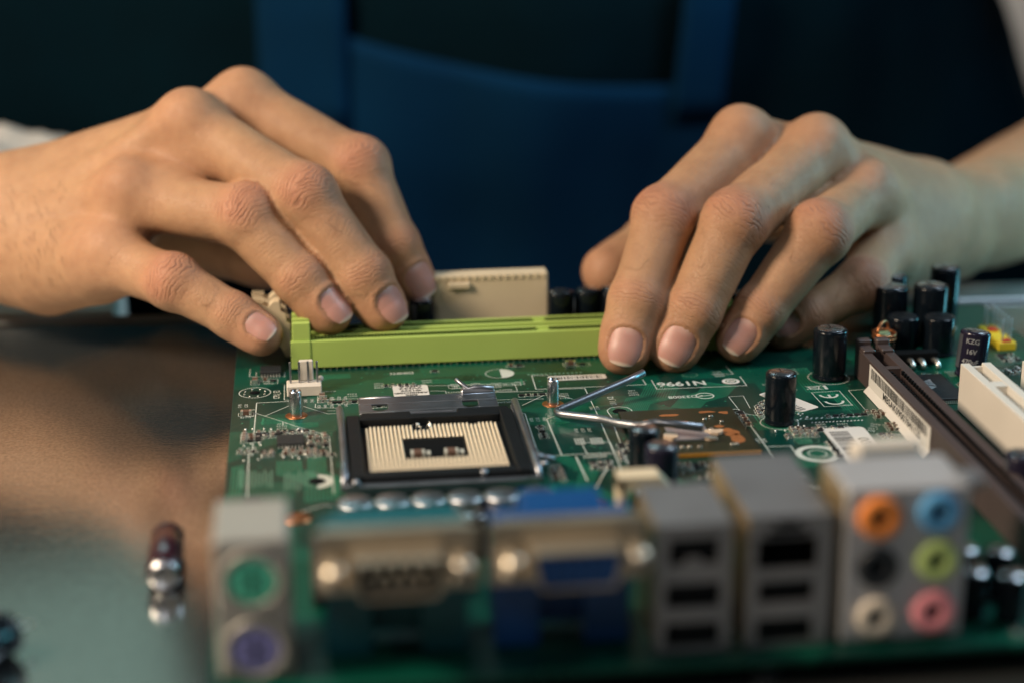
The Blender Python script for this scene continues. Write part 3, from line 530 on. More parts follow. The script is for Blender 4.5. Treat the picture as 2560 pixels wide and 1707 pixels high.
# a few bent pins at the damaged spot
mb = MB()
for k in range(9): x = -4.6+rnd.uniform(0, 4.4); y = 14.2+rnd.uniform(-.6, 2.2); mb.tube([(x, y, 2.3), (x+.3, y+.4, 3.1), (x+rnd.uniform(-.6, .8), y+rnd.uniform(-.3, 1), 3.5)], .16, 6)
part(mb, 'bent_contacts', M_solder, parent=sock)['kind'] = 'stuff'
for x in (-4.8, 3.9):
    part(MB().box(x-1.1, x+1.1, -5.6, -2.6, 2.07, 3.4, bv=.1, mi=0).box(x-1.8, x-1.1, -5.6, -2.6, 2.07, 3.3, mi=2, bv=.05).box(x+1.1, x+1.8, -5.6, -2.6, 2.07, 3.3, mi=2, bv=.05).box(x+2.3, x+3.3, -5.2, -2.8, 2.07, 2.9, mi=2, bv=.05), 'chip_capacitor', [M_smd, M_solder, mat('terminal_tin', (.42, .43, .38), .5)], parent=sock)
# steel frame: two side rails, front rail, rear flange with two round-topped windows, curled tab
fr = MB()
for s in (-1, 1):
    fr.tube([(s*24.0, 30, 1.0), (s*24.1, 27, 4.6), (s*24.0, 10, 5.0), (s*24.0, -12, 4.8), (s*24.2, -21, 4.2), (s*24.6, -24, 1.2)], [.9, 1.0, .85, .85, .9, .8], 10)
    fr.box(s*23.4-.5, s*23.4+.5, -22, 28, .1, 3.4, bv=.15)
fr.box(-24, 24, -24.6, -23.4, .1, 3.0, bv=.2)
fr.box(-20.5, 20.5, -26.0, -24.6, 2.4, 3.1, bv=.2)
for x, y in ((-21.5, -25.5), (10.5, -22.6), (25.6, -13.8), (26.2, -19)): fr.sphere((x, y, 4.0), .95, 12, 8)
fr.tube([(24.6, -12, 4.4), (27.5, -13.8, 3.6), (29.5, -13.2, 3.0)], .7, 10)
part(fr, 'socket_frame', M_steel, parent=sock)
fl = MB()
def flange_z(y): return 2.9+(y-25)*.06
xs = [-18.8, -15.2, -10.8, 9.8, 14.2, 19.6]
def fbox(x0, x1, y0, y1):
    fl.box(x0, x1, y0, y1, 0, .7, bv=.12, T=lambda x, y, z: (x, y, z+flange_z(y)))
fbox(-18.8, 19.6, 31.6, 36.2); fbox(-18.8, -15.2, 26.6, 31.6); fbox(-10.8, 9.8, 26.6, 31.6); fbox(14.2, 19.6, 26.6, 31.6); fbox(-18.8, 19.6, 24.9, 26.6)
for cx_ in (-13.0, 12.0):      # round the near side of each window
    pts = [(cx_-2.25, 31.4), (cx_-2.25, 26.4), (cx_+2.25, 26.4)]
    fl.prism([(cx_-2.25, 26.6), (cx_-.9, 26.6), (cx_-1.8, 27.3), (cx_-2.25, 28.4)], 0, .68, T=lambda x, y, z: (x, y, z+flange_z(y)))
    fl.prism([(cx_+.9, 26.6), (cx_+2.25, 26.6), (cx_+2.25, 28.4), (cx_+1.8, 27.3)], 0, .68, T=lambda x, y, z: (x, y, z+flange_z(y)))
fl.tube([(-18.4, 36.0, 3.9), (-10, 36.1, 4.0), (-9.2, 35.9, 3.7), (8, 36.0, 3.8), (19, 36.1, 3.9)], .6, 10)
fl.tube([(-18.5, 25.0, 3.4), (-8, 24.8, 3.6), (-4, 23.0, 3.2), (6.5, 23.0, 3.2), (8.5, 24.6, 3.6), (19.2, 25.0, 3.6)], .5, 10)
fl.box(-5, 7, 22.4, 25.2, 2.6, 3.3, bv=.2)
fl.tube([(19.3, 36.6, 5.2), (14, 37.5, 5.4), (12.2, 37.4, 5.0), (10.6, 38.8, 6.0), (8.8, 39.8, 7.4)], [.8, .9, .8, .65, .6], 12)
fl.box(10, 19.6, 35.8, 38.4, 3.9, 5.3, bv=.5)
part(fl, 'load_plate', M_steel, parent=sock)
part(MB().box(-18.6, -4.8, 20.0, 24.6, .2, 4.1, bv=.5).box(7.6, 22.0, 20.2, 24.8, .2, 4.3, bv=.5), 'socket_edge', M_black, parent=sock)
mb = MB()
for i in range(14):
    x = -4.6+i*1.0; mb.lathe([(.28, 2.02), (.2, 2.5)], (x, 17.6+.9*math.sin(i/13*math.pi)+1.2, 0), n=6, mi=0)
part(mb, 'spare_contacts', M_solder, parent=sock)['kind'] = 'stuff'
# copper-ringed posts on the two far mounting holes
for x in (-36., 36.):
    ring = part(MB().lathe([(3.1, 0), (3.1, .06), (1.2, .06)], n=32, caps=False), 'copper_ring', M_cop, loc=(x, 36, .05))
    part(MB().lathe([(1.62, .05), (1.68, .6), (1.68, 7.0), (1.55, 7.4), (1.05, 7.42), (1.0, 6.0), (.05, 6.0)], n=28, caps=False), 'mounting_post', M_alu, parent=ring)
for x in (-36., 36.): part(MB().lathe([(3.6, 0), (3.6, .06), (.1, .06)], n=28, caps=False), 'copper_ring', M_cop, loc=(x, -36, .05))
# ---------------------------------------------------------------- memory slots
def dimm(y0, full_=True):
    d = 6.6; X0, X1 = -37.2, 99.0; H = 8.9
    mb = MB()
    mb.box(X0, X1, y0, y0+1.9, .7, H, bv=.12); mb.box(X0, X1, y0+d-1.9, y0+d, .7, H, bv=.12)
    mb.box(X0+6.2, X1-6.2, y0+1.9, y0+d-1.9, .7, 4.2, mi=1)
    mb.box(X0, X0+5.9, y0-.25, y0+d+.25, .6, H+.15, bv=.15); mb.box(X0+.6, X0+5.9, y0+.2, y0+2.2, H, 14.6, bv=.2); mb.box(X0+.6, X0+5.9, y0+d-2.2, y0+d-.2, H, 14.6, bv=.2)
    mb.box(X1-5.9, X1, y0-.25, y0+d+.25, .6, H+.15, bv=.15); mb.box(X1-5.9, X1-.6, y0+.2, y0+2.2, H, 14.6, bv=.2); mb.box(X1-5.9, X1-.6, y0+d-2.2, y0+d-.2, H, 14.6, bv=.2)
    mb.box(37.5, 40.5, y0+1.9, y0+d-1.9, 4.2, H-.5)
    s = part(mb, 'memory_slot', [M_green, M_green_shade], loc=(0, 0, .05))
    t = MB()
    for side, yy in ((0, y0+1.62), (1, y0+d-2.2)):
        x = X0+7.4
        while x < X1-7:
            if not 36.8 < x < 41: t.box(x-.27, x+.27, yy, yy+.62, H-.35, H+.012, mi=0)
            x += 1.0
    part(t, 'contact_slits', M_void, parent=s)['kind'] = 'stuff'
    t = MB(); x = X0+2
    while x < X1: t.box(x-.2, x+.2, y0-.7, y0+.1, 0, .35); x += 1.9
    part(t, 'solder_tails', M_solder, parent=s)['kind'] = 'stuff'
    return s
slots = [dimm(74.9), dimm(84.3)]
# ivory latches, opened outwards
def latch(x, y):
    mb = MB()
    prof = [(0, 1.2), (-2.4, 1.0), (-6.0, 8.5), (-8.8, 12.4), (-12.2, 14.6), (-12.0, 18.2), (-9.4, 17.9), (-7.2, 16.8), (-5.6, 18.3), (-3.8, 18.6), (-3.4, 15.5), (-2.0, 14.6), (-1.9, 12.2), (-.9, 11.4), (-1.0, 9.2), (.2, 8.4), (1.2, 5.0)]
    mb.prism([(p, q) for p, q in prof], -2.4, 2.4, T=lambda a, b, c: (x+a, y+c, b))
    l = part(mb, 'slot_latch', M_ivory, loc=(0, 0, .05))
    for k in range(6): part(MB().box(x-11.9+k*.62, x-11.6+k*.62, y-2.3, y+2.3, 18.0-.03*k, 18.6-.03*k, bv=.06), 'grip_rib', M_ivory, parent=l)
    return l
latch(-36.4, 87.6); latch(-36.4, 78.2 if False else 96.0)
# ---------------------------------------------------------------- tall ivory connector at the far edge
cn = MB().box(-10, 43.8, 103.2, 109.6, 2.6, 19.4, bv=.5)
for i in range(22): cn.box(-8.6+i*2.4, -7.2+i*2.4, 102.9, 103.3, 17.8, 19.3, bv=.08)
o = part(cn, 'power_connector', M_ivory, loc=(0, 0, .05))
part(MB().box(12.2, 19.0, 101.9, 103.2, 15.2, 17.2, bv=.3), 'latch_tab', M_ivory, parent=o)
t = MB()
for i in range(18): t.box(-8+i*2.9, -6.6+i*2.9, 103.6, 105, 0, 2.6, mi=0)
part(t, 'connector_pins', M_solder, parent=o)['kind'] = 'stuff'
part(MB().box(-10, 43, 104.8, 109, 0, 2.6), 'connector_base', M_black, parent=o)
# ---------------------------------------------------------------- fan header
fh = part(MB().box(-38.6, -28.6, 51.6, 57.4, 0, 3.2, bv=.25).box(-34.9, -30.8, 56.0, 57.4, 3.2, 9.3, bv=.3).sphere((-28.9, 57, 3.4), 1.0, 10, 6), 'fan_header', M_white, loc=(0, 0, .05))
for i in range(4): part(MB().box(-.3, .3, -.3, .3, .2, 9.6, bv=.12), 'pin', M_steel, parent=fh, loc=(-37.4+i*2.54, 54.6, 0))
# ---------------------------------------------------------------- north bridge
nb = part(MB().prism([(52.6, -9.6), (84.4, -9.6), (84.4, 24.2), (52.6, 24.2)], 0, 1.1), 'bridge_chip', [mat('bridge_substrate', (.018, .022, .010), .4, 0, .5, 90, .1)], loc=(0, 0, .05))
part(MB().box(52.4, 84.6, -9.95, -9.6, .1, 1.15), 'substrate_edge', mat('resin_amber', (.42, .20, .03), .4), parent=nb)
die = part(MB().box(62.6, 73.6, -.8, 9.6, 1.1, 1.75, bv=.1), 'die', mat('die_silicon', (.40, .42, .47), .22, .6, .25, 90), parent=nb)
mb = MB()
def blob(mb, cx, cy, r, z, h, seed, n=22, mi=0, sy=1.):
    P = [(cx+r*(1+.55*noise.noise(Vector((math.cos(t)*1.3+seed, math.sin(t)*1.3, seed*.7))))*math.cos(t), cy+sy*r*(1+.55*noise.noise(Vector((math.cos(t)*1.3+seed, math.sin(t)*1.3, seed*.7))))*math.sin(t)) for t in [2*math.pi*k/n for k in range(n)]]
    mb.prism(P, z, z+h, mi, smooth=False)
for i, (cx_, cy_, r_, sy_) in enumerate(((62.8, 1.5, 1.8, 1.4), (75.4, 3.6, 2.1, .7), (73.2, -1.0, 1.5, .6), (66, 9.9, 1.6, .4))): blob(mb, cx_, cy_, r_, 1.3, .75, i*2.3+1, mi=0, sy=sy_)
part(mb, 'paste_residue', [mat('thermal_paste', (.55, .42, .30), .6, 0, .3, 300, .5)], parent=nb)
mb = MB()
for i, (cx_, cy_, r_, sy_) in enumerate(((66, 19.5, 2.4, .35), (76.5, 20.6, 2.2, .4), (81.5, 19.5, 1.3, .8), (79.5, 4.5, 2.0, 1.4), (80.5, -.5, 1.7, 2.0), (77.8, 9.2, 1.2, .8), (59, 16, 1.0, .6), (69, 14, 1.5, .5))): blob(mb, cx_, cy_, r_, 1.1, .05, i*3.1+2, mi=0, sy=sy_)
part(mb, 'flux_stain', [mat('flux_orange', (.28, .10, .03), .5, 0, .5, 300)], parent=nb)
for i, (x, y) in enumerate(((62.9, -5.1), (64.5, -5.2), (66.4, -5.4), (69.2, -5.6), (78, -5.2), (79.2, -4.9), (74.8, 14.5), (77, 16.5), (75, 7.0), (79, 12))): part(MB().box(-.55, .55, -.4, .4, 0, .55, bv=.1), 'chip_capacitor', M_solder, parent=nb, loc=(x, y, 1.1))
part(MB().lathe([(2.0, 0), (2.0, .05), (1.2, .07), (.8, .05), (.1, .05)], n=20, caps=False), 'mounting_hole', M_void, loc=(53.6, 27.4, .05))
# ---------------------------------------------------------------- chips and small parts
def chip(x0, x1, y0, y1, h, leads=('y',), pitch=.8):
    c = part(MB().box(x0, x1, y0, y1, .25, h, bv=.15), 'chip', M_chip, loc=(0, 0, .05)); t = MB()
    n = int((x1-x0-1)/pitch)
    for i in range(n+1):
        x = x0+.5+i*(x1-x0-1)/max(1, n)
        for yy, s in ((y0, -1), (y1, 1)): t.box(x-.17, x+.17, min(yy, yy+s*1.1), max(yy, yy+s*1.1), .05, .28); t.box(x-.17, x+.17, min(yy, yy+s*.45), max(yy, yy+s*.45), .28, h*.55)
    if 'x' in leads:
        n = int((y1-y0-1)/pitch)
        for i in range(n+1):
            y = y0+.5+i*(y1-y0-1)/max(1, n)
            for xx, s in ((x0, -1), (x1, 1)): t.box(min(xx, xx+s*1.1), max(xx, xx+s*1.1), y-.17, y+.17, .05, .28); t.box(min(xx, xx+s*.45), max(xx, xx+s*.45), y-.17, y+.17, .28, h*.55)
    part(t, 'leads', M_solder, parent=c)['kind'] = 'stuff'
    return c
chip(-41.2, -34.0, 11.6, 18.4, 1.2, ('y',), .8)
chip(-46.5, -40.3, 70.5, 76.5, 1.6, ('y',), .75)
vc = chip(140.2, 151.5, 21.5, 42.5, 1.5, ('y', 'x'), .6)
mb = MB()
for q in LOGO: mb.add([(x, y, 1.56) for x, y in q], [tuple(range(len(q)))])
for i, (st, yy) in enumerate((('VT6103', 36.6), ('0549CD', 31.4), ('TAIWAN', 33.8), ('21A47', 29.4))): put_text(mb, st, 142.4-(i//2)*1.5, yy, 1.5, -90, 1.56, sx=1.15)
part(mb, 'chip_marking', mat('chip_print', (.30, .31, .31), .6), parent=vc)
chip(-49, -45, -30, -24, 1.3); chip(156, 163, 10, 18, 1.4); chip(100, 108, -60, -52, 1.4)
# shared meshes for chip resistors and capacitors
def smd_mesh(name, l, w_, h, body): return MB().box(-l/2+l*.22, l/2-l*.22, -w_/2, w_/2, .03, h, mi=0).box(-l/2, -l/2+l*.24, -w_/2-.02, w_/2+.02, 0, h+.03, mi=1, bv=.06).box(l/2-l*.24, l/2, -w_/2-.02, w_/2+.02, 0, h+.03, mi=1, bv=.06).mesh(name, [body, M_solder])
m_r = smd_mesh('chip_resistor', 1.7, .85, .5, M_smdk); m_c = smd_mesh('chip_capacitor', 1.7, .9, .75, M_smd); m_c2 = smd_mesh('chip_capacitor', 3.0, 1.6, 1.2, M_smd)
def smd(kind, x, y, rot=0):
    me = {'r': m_r, 'c': m_c, 'C': m_c2}[kind]
    return link(me.name.split('.')[0], me, mobo, Vector((x, y, .06))-MO, (0, 0, math.radians(rot)))
SM = []
def row(kind, x, y, n, dx, dy, rot): SM.extend([(kind, x+i*dx, y+i*dy, rot) for i in range(n)])
row('r', -26.3, 45.0, 4, 1.25, 0, 90); row('r', -20.8, 44.9, 4, 1.25, 0, 90); row('r', -15.2, 40.2, 4, 1.2, .1, 90); row('c', -29.2, 46.9, 2, 1.5, 0, 90); row('C', -28.6, 49.6, 1, 0, 0, 90)
row('C', -49.9, 38.8, 1, 0, 0, 0); row('C', -47.9, 66.0, 1, 0, 0, 90); row('C', -42.6, 66.3, 1, 0, 0, 90); row('c', -45, 67.4, 1, 0, 0, 0)
for gx, gy, nx_, ny_, k in ((-50.0, 17.5, 3, 4, 'c'), (-46.2, 20.5, 4, 2, 'r'), (-41.0, 21.5, 6, 2, 'r'), (-44.5, 6.4, 9, 2, 'c'), (-32.2, 11.5, 3, 5, 'c'), (-51.0, 9.5, 4, 1, 'r'), (-32.6, 4.5, 4, 2, 'r'),
                        (94.2, 28.0, 5, 2, 'r'), (92.6, 23.6, 4, 2, 'r'), (98.6, 20.6, 2, 2, 'c'), (91.5, 18.4, 2, 3, 'r'), (97.2, 5.2, 5, 2, 'c'), (95.0, 2.0, 5, 1, 'c'), (105.0, 6.5, 4, 1, 'r'),
                        (121.5, 17.0, 2, 1, 'c'), (123.2, 13.0, 2, 3, 'c'), (124.0, 3.0, 2, 3, 'c'), (120.2, -2, 2, 2, 'r'), (123, -12, 2, 4, 'c'), (48, -9, 2, 4, 'r'), (49.4, -2.0, 2, 3, 'c'),
                        (155.0, 30, 3, 4, 'c'), (158.0, 22.5, 3, 3, 'r'), (176, 55, 3, 4, 'r'), (173, 44, 3, 3, 'c'), (182, 40, 2, 4, 'c'), (165, 62, 4, 2, 'r'), (166, 88, 4, 2, 'c'), (156, -2, 2, 8, 'c'), (62, -17, 8, 2, 'c'), (66, -24, 7, 2, 'r'), (64, -33, 6, 2, 'c'), (76, -20, 5, 3, 'r'), (80, -34, 4, 3, 'c'), (110, -80, 4, 4, 'r'), (122, -88, 4, 3, 'c'), (112, -116, 5, 1, 'c')):
    for i in range(nx_):
        for j in range(ny_):
            if rnd.random() < .9: SM.append((k, gx+i*1.9+rnd.uniform(-.15, .15), gy+j*1.9+rnd.uniform(-.15, .15), rnd.choice((0, 90, 90))))
row('c', 5, 68.8, 1, 0, 0, 0); row('C', 46, 69.6, 2, 3.6, -.4, 0); row('c', 28, 70.6, 2, 2.6, 0, 0)
for gx, gy, nx_, ny_, k in ((28, 44, 6, 1, 'r'), (-10, 57.4, 5, 1, 'r'), (110, 15.5, 6, 1, 'r'), (40, -14, 3, 3, 'r'), (29, -20, 2, 4, 'c'), (104.5, -14, 1, 6, 'r'), (86.5, 12, 1, 6, 'c'), (168, 20, 3, 6, 'r'), (175, 24, 4, 4, 'c'), (30, 10, 1, 5, 'r')):
    for i in range(nx_):
        for j in range(ny_): SM.append((k, gx+i*2.0, gy+j*2.0, rnd.choice((0, 90))))
rnd.shuffle(SM)
for s in SM[:298]: smd(*s)
mb = MB()
for s in SM[298:]: mb.box(s[1]-.8, s[1]+.8, s[2]-.4, s[2]+.4, .06, .6, bv=.08)
if len(SM) > 298: part(mb, 'chip_resistors', M_smdk)['kind'] = 'stuff'
sk2 = MB()
for k, x, y, r_ in SM:
    hx, hy = (1.25, .75) if r_ == 0 else (.75, 1.25)
    if k == 'C': hx *= 1.7; hy *= 1.7
    strip(sk2, [(x-hx, y-hy), (x+hx, y-hy), (x+hx, y+hy), (x-hx, y+hy), (x-hx, y-hy)], .14)
part(sk2, 'part_outlines', M_silk)
# solder joints beside the white slots and round the chips
mb = MB()
for i in range(26): mb.sphere((141.6, 12.5-i*2.0, .1), .42, 8, 4, sz=.8)
for i in range(22): mb.sphere((162.2, 10-i*2.4, .1), .42, 8, 4, sz=.8)
for i in range(90): a = rnd.random(); mb.sphere((rnd.uniform(92, 104), rnd.uniform(0, 31), .1), rnd.uniform(.25, .45), 8, 4) if i < 40 else mb.sphere((rnd.uniform(-50, -28), rnd.uniform(2, 27), .1), rnd.uniform(.25, .4), 8, 4)
for cx_, cy_, r_ in ((-47.8, 56.8, 3.1),):
    for k in range(8): mb.sphere((cx_+r_*math.cos(k*math.pi/4+.3), cy_+r_*math.sin(k*math.pi/4+.3), .05), .33, 8, 4, sz=.5)
part(mb, 'solder_joints', M_solder)['kind'] = 'stuff'
part(MB().lathe([(1.5, 0), (1.5, .05), (.1, .05)], n=20, caps=False), 'mounting_hole', M_void, loc=(-47.8, 56.8, .05))
part(MB().lathe([(2.2, 0), (2.2, .05), (.1, .05)], n=20, caps=False), 'mounting_hole', M_void, loc=(-31, -13.2, .06))
# white surface parts by the slot
for k, (x, y) in enumerate(((141.8, 53), (146.1, 52.6), (149.3, 52.5), (153.6, 52.0))):
    part(MB().tube([(x, y-1.6, .3), (x, y-1.0, 1.3), (x, y+.8, 2.0), (x-.5, y+2.6, 1.9)], [.7, .8, .85, .6], 10), 'solder_tab', M_solder)
place_cap(4.8, 12.0, (147.4, 66.5, .05), top=M_black); place_cap(4.8, 12.0, (158.0, 64.5, .05), top=M_black); part(MB().box(141, 155, 54.4, 57.6, .1, 4.2, bv=.4), 'regulator', M_void, loc=(0, 0, .05))
# ---------------------------------------------------------------- expansion slots
def slot(x0, x1, y0, y1, h, m, mi_in, hook=False, gap=None):
    mb = MB(); w_ = x1-x0; a = w_*.30
    mb.box(x0, x0+a, y0, y1, 0, h, bv=.18); mb.box(x1-a, x1, y0, y1, 0, h, bv=.18); mb.box(x0+a, x1-a, y0+1.2, y1-1.2, 0, h-3.4)
    mb.box(x0+a, x1-a, y1-1.2, y1, 0, h-.9); mb.box(x0+a, x1-a, y0, y0+1.2, 0, h-.9)
    if gap: mb.box(x0+a, x1-a, gap[0], gap[1], h-3.4, h-.12)
    if hook:
        for xx in (x0, x1-a-1.2):
            mb.box(xx, xx+a+1.2, y1-.2, y1+2.6, 0, h+2.4, bv=.4); mb.box(xx+.2, xx+a+1.0, y1-5, y1-.2, h-.2, h+.9, bv=.3)
    return part(mb, 'expansion_slot', [m], loc=(0, 0, .05))
pe = slot(127.2, 136.8, -88, 46.5, 9.0, M_brown, None, True, (27.5, 30.0))
t = MB()
for i in range(50):
    y = 24-i*2.0
    for xx in (130.0, 133.3): t.box(xx, xx+.7, y, y+1.1, 8.0, 9.03, mi=0)
part(t, 'contact_slits', M_void, parent=pe)['kind'] = 'stuff'
# barcode label folded against the brown slot
st = MB(); LW = 52.
def TS(u, v, z):
    # u along -y from the far end, v upward; foot curls onto the board
    y = 34.0-u; curl = max(0, 1.6-v)
    return (127.1-.12-z-curl*.9*(1.0 if u > 0 else 1), y, .15+v*1.0)
nU = 26
for k in range(nU):
    u0, u1 = LW*k/nU, LW*(k+1)/nU
    for v0, v1 in ((0, .8), (.8, 1.6), (1.6, 4.5), (4.5, 8.2)):
        st.quad(TS(u0, v0, 0), TS(u0, v1, 0), TS(u1, v1, 0), TS(u1, v0, 0), 0); st.quad(TS(u0, v0, -.08), TS(u1, v0, -.08), TS(u1, v1, -.08), TS(u0, v1, -.08), 0)
barcode(st, 2.0, LW-2, 4.6, 7.6, .05, 1, 21, T=lambda x, y, z: TS(x, y, z))
put_text(st, 'MBSAK09007841125', LW/2+3, 3.1, 2.9, 0, .05, 1, sx=1.28, bold=.06, T=lambda x, y, z: TS(x, y, z))
part(st, 'sticker', [M_label, M_ink], parent=pe)
def pci(x0):
    s = slot(x0, x0+8.6, -72, 16.0, 13.6, M_white, None, False, (-3.5, .5))
    return s
pci(146.9); pci(164.6)
# pin header on yellow base, far right
yh = part(MB().box(-2.8, 2.8, -9, 9, 0, 2.6, bv=.2).box(-1.2, 1.2, 2, 5.5, 2.6, 3.2, mi=1).box(-1.2, 1.2, -8.8, -6.6, 2.6, 3.2, mi=1), 'pin_header', [M_yel, M_red], loc=(180.2, 73.5, .05))
for i in range(7):
    for j in ((-1.27, 1.27) if i in (0, 5, 6) else (1.27,)): part(MB().box(-.23, .23, -.23, .23, 2.4, 9.8, bv=.1), 'pin', M_steel2, parent=yh, loc=(j, -7.6+i*2.54, 0))
# toroid coil behind the brown slot
co = part(MB().lathe([(1.9, .5), (2.4, .8), (2.4, 8.4), (1.9, 8.8)], n=4, T=lambda x, y, z: (x*1.25, y*.9, z)), 'coil', mat('core_green', (.20, .28, .15), .5), loc=(139.8, 60.5, .05), rot=(0, 0, math.pi/4))
t = MB()
t.tube([(3.5*math.cos(a), 3.2*math.sin(a), 8.6+.3*math.sin(a)) for a in [2*math.pi*q/24 for q in range(25)]], .42, 8)
t.tube([(3.4*math.cos(a), .6, 9.0+3.0*math.sin(a)) for a in [math.pi*q/16 for q in range(17)]], .42, 8)
t.tube([(3.5*math.cos(a), 3.2*math.sin(a), 7.4+.3*math.sin(a)) for a in [2*math.pi*q/24 for q in range(25)]], .42, 8)
part(t, 'winding', M_cop, parent=co)
# ivory bracket header in front of the north bridge
part(MB().box(38.0, 50.6, -60, -54, 0, 4.5, bv=.3).box(38.0, 40.0, -60, -54, 4.5, 15.6, bv=.4).prism([(38, 12.6), (38, 15.8), (47.6, 15.8), (50.9, 12.2), (50.7, 10.4), (48.6, 10.6), (46.0, 13.0)], -60, -54, T=lambda a, b, c: (a, c, b)), 'fan_header', M_ivory, loc=(0, 0, .05))
place_cap(2.6, 9.0, (45.2, -52, .05))
# ---------------------------------------------------------------- rear ports (face the viewer)
YF = -116.0
def jack(x, z, r, color, name, parent, hole_r=1.75, inner=None, out=1.6):
    m = mat(name+'_plastic', color, .45, 0, .08, 60)
    j = part(MB().lathe([(r, 0), (r, out), (r*.92, out+.25), (hole_r*1.15, out+.1), (hole_r, out-.3), (hole_r, -5.0)], ax='y', n=36, c=(0, 0, 0), caps=False), name, [m], parent=parent, loc=(x, YF, z))
    part(MB().lathe([(hole_r, 0), (.05, .05)], ax='y', n=20, caps=False), 'jack_hole', inner or M_void, parent=j, loc=(0, 4.5, 0)) if False else None
    return j
def face(mb, w0, w1, z0, z1, holes, y, th, mi=0):
    """plate in the xz plane with rectangular holes, built as strips"""
    zs = sorted({z0, z1}|{h[2] for h in holes}|{h[3] for h in holes})
    for a, b in zip(zs, zs[1:]):
        c = (a+b)/2; hs = sorted([h for h in holes if h[2] <= c <= h[3]]); x = w0
        for h in hs: 
            if h[0] > x: mb.box(x, h[0], y, y+th, a, b, mi)
            x = h[1]
        if x < w1: mb.box(x, w1, y, y+th, a, b, mi)
def shell_box(x0, x1, z1, yb, m_face, m_side, holes, name, z0=.2):
    mb = MB(); face(mb, x0, x1, z0, z1, holes, YF, .5, 0)
    mb.box(x0, x1, YF+.5, yb, z1-.4, z1, 0); mb.box(x0, x0+.4, YF+.5, yb, z0, z1-.4, 1); mb.box(x1-.4, x1, YF+.5, yb, z0, z1-.4, 1); mb.box(x0+.4, x1-.4, yb-.4, yb, z0, z1-.4, 0)
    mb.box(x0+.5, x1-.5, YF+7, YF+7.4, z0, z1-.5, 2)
    for h in holes: mb.box(h[0]-.4, h[1]+.4, YF+.55, YF+.9, h[2]-.4, h[2], 0)
    return part(mb, name, [m_face, m_side, M_void], loc=(0, 0, .05))
M_ps2 = mat('port_block_grey', (.34, .33, .30), .42, .3, .1, 70)
ps = part(MB().box(-51.6, -36.9, YF, -95.5, .2, 30.2, bv=.5), 'keyboard_mouse_port', [M_ps2], loc=(0, 0, .05))
for z, c, nm in ((21.6, (.10, .66, .42), 'mouse_jack'), (6.8, (.28, .27, .60), 'keyboard_jack')):
    rim = part(MB().lathe([(6.6, 0), (6.6, .9), (6.2, 1.1), (5.0, 1.1), (4.9, .2)], ax='y', n=40, caps=False), 'jack_rim', M_ps2, parent=ps, loc=(-44.2, YF, z))
    mb = MB().lathe([(5.0, 0), (4.9, .7), (3.4, .75), (.05, .75)], ax='y', n=36, caps=False, mi=0)
    for k in range(6): a = math.radians(40+k*52+(0 if k < 3 else 20)); mb.lathe([(.5, .7), (.5, .95), (.05, .96)], ax='y', n=10, c=(3.0*math.cos(a), 0, 3.0*math.sin(a)), mi=1, caps=False)
    mb.box(-.8, .8, -1.0, -.7, -1.6, 1.4, mi=1)
    j = part(mb, nm, [mat(nm+'_plastic', c, .45, 0, .08, 60), M_void], parent=ps, loc=(-44.2, YF, z))
def dsub(x0, x1, mbody, minsert, name, cxd, pins, zt=30.6):
    mb = MB().box(x0+1.5, x1-1.5, YF+1.6, -103.0, 16.0, 28.6, mi=0, bv=.4).box(*((10.4, 27.4, -103, -93.8) if name == 'video_port' else (x0+4.5, x1-3, -103, -98.5)), 16.0, 28.4, mi=0, bv=.4).box(x0+1.6, x0+11, YF+7, -97, 0, 16, mi=0, bv=.4).box(x1-11, x1-1.6, YF+7, -97, 0, 16, mi=0, bv=.4).box(x0+11, x1-11, YF+12, -99, 3, 16.1, mi=0)
    b = part(mb, name, [mbody], loc=(0, 0, .05))
    pl = MB(); face(pl, x0, x1, 17.6, zt, [], YF, 1.5, 0); pl.box(x0+2, x1-2, YF+1.5, YF+3.4, zt-.8, zt-.1)
    part(pl, 'port_flange', M_nick, parent=b)
    D = [(-8.6, 4.1), (8.6, 4.1), (9.2, 3.4), (7.8, -3.3), (7.0, -4.0), (-7.0, -4.0), (-7.8, -3.3), (-9.2, 3.4)]
    sh = MB(); n = len(D)
    V = [(cxd+a, YF-6+.0, 22.4+c) for a, c in D]+[(cxd+a, YF, 22.4+c) for a, c in D]+[(cxd+a*.94, YF-6, 22.4+c*.88) for a, c in D]+[(cxd+a*.94, YF-.6, 22.4+c*.88) for a, c in D]
    F = []
    for i in range(n):
        j = (i+1) % n; F += [(i, j, n+j, n+i), (j, i, 2*n+i, 2*n+j), (2*n+j, 2*n+i, 3*n+i, 3*n+j)]
    sh.add(V, F, 0); part(sh, 'port_shell', M_nick, parent=b)
    dd = MB(); dd.prism([(cxd+a*.93, 22.4+c*.87) for a, c in D], YF-5.2 if name == 'video_port' else YF-1.4, YF-.5, T=lambda a, b_, c: (a, c, b_))
    if name != 'video_port':
        for r_, nn, zz in ((0, 5, 23.8), (1, 4, 21.0)):
            for k in range(nn): dd.lathe([(.5, 0), (.5, 3.6), (.1, 3.9)], ax='y', n=10, c=(cxd+(k-(nn-1)/2)*2.77, YF-1.3, zz), mi=1)
    else:
        for r_ in range(3):
            for k in range(5): dd.lathe([(.42, 0), (.05, .03)], ax='y', n=10, c=(cxd+(k-2)*2.3+(r_ == 1)*.5, YF-5.21, 24.6-r_*2.1), mi=1, caps=False)
    part(dd, 'port_insert', [minsert, M_gold if name != 'video_port' else M_void], parent=b)
    for xx in (cxd-12.5, cxd+12.5):
        part(MB().lathe([(3.0, 0), (3.0, 3.2), (1.7, 5.2), (1.5, 5.2), (1.4, 2)], ax='y', n=6, caps=False).lathe([(1.5, 5.0), (1.35, 5.6), (1.2, 3)], ax='y', n=18, caps=False), 'jack_screw', M_nick, parent=b, loc=(xx, YF, 22.4))
    return b
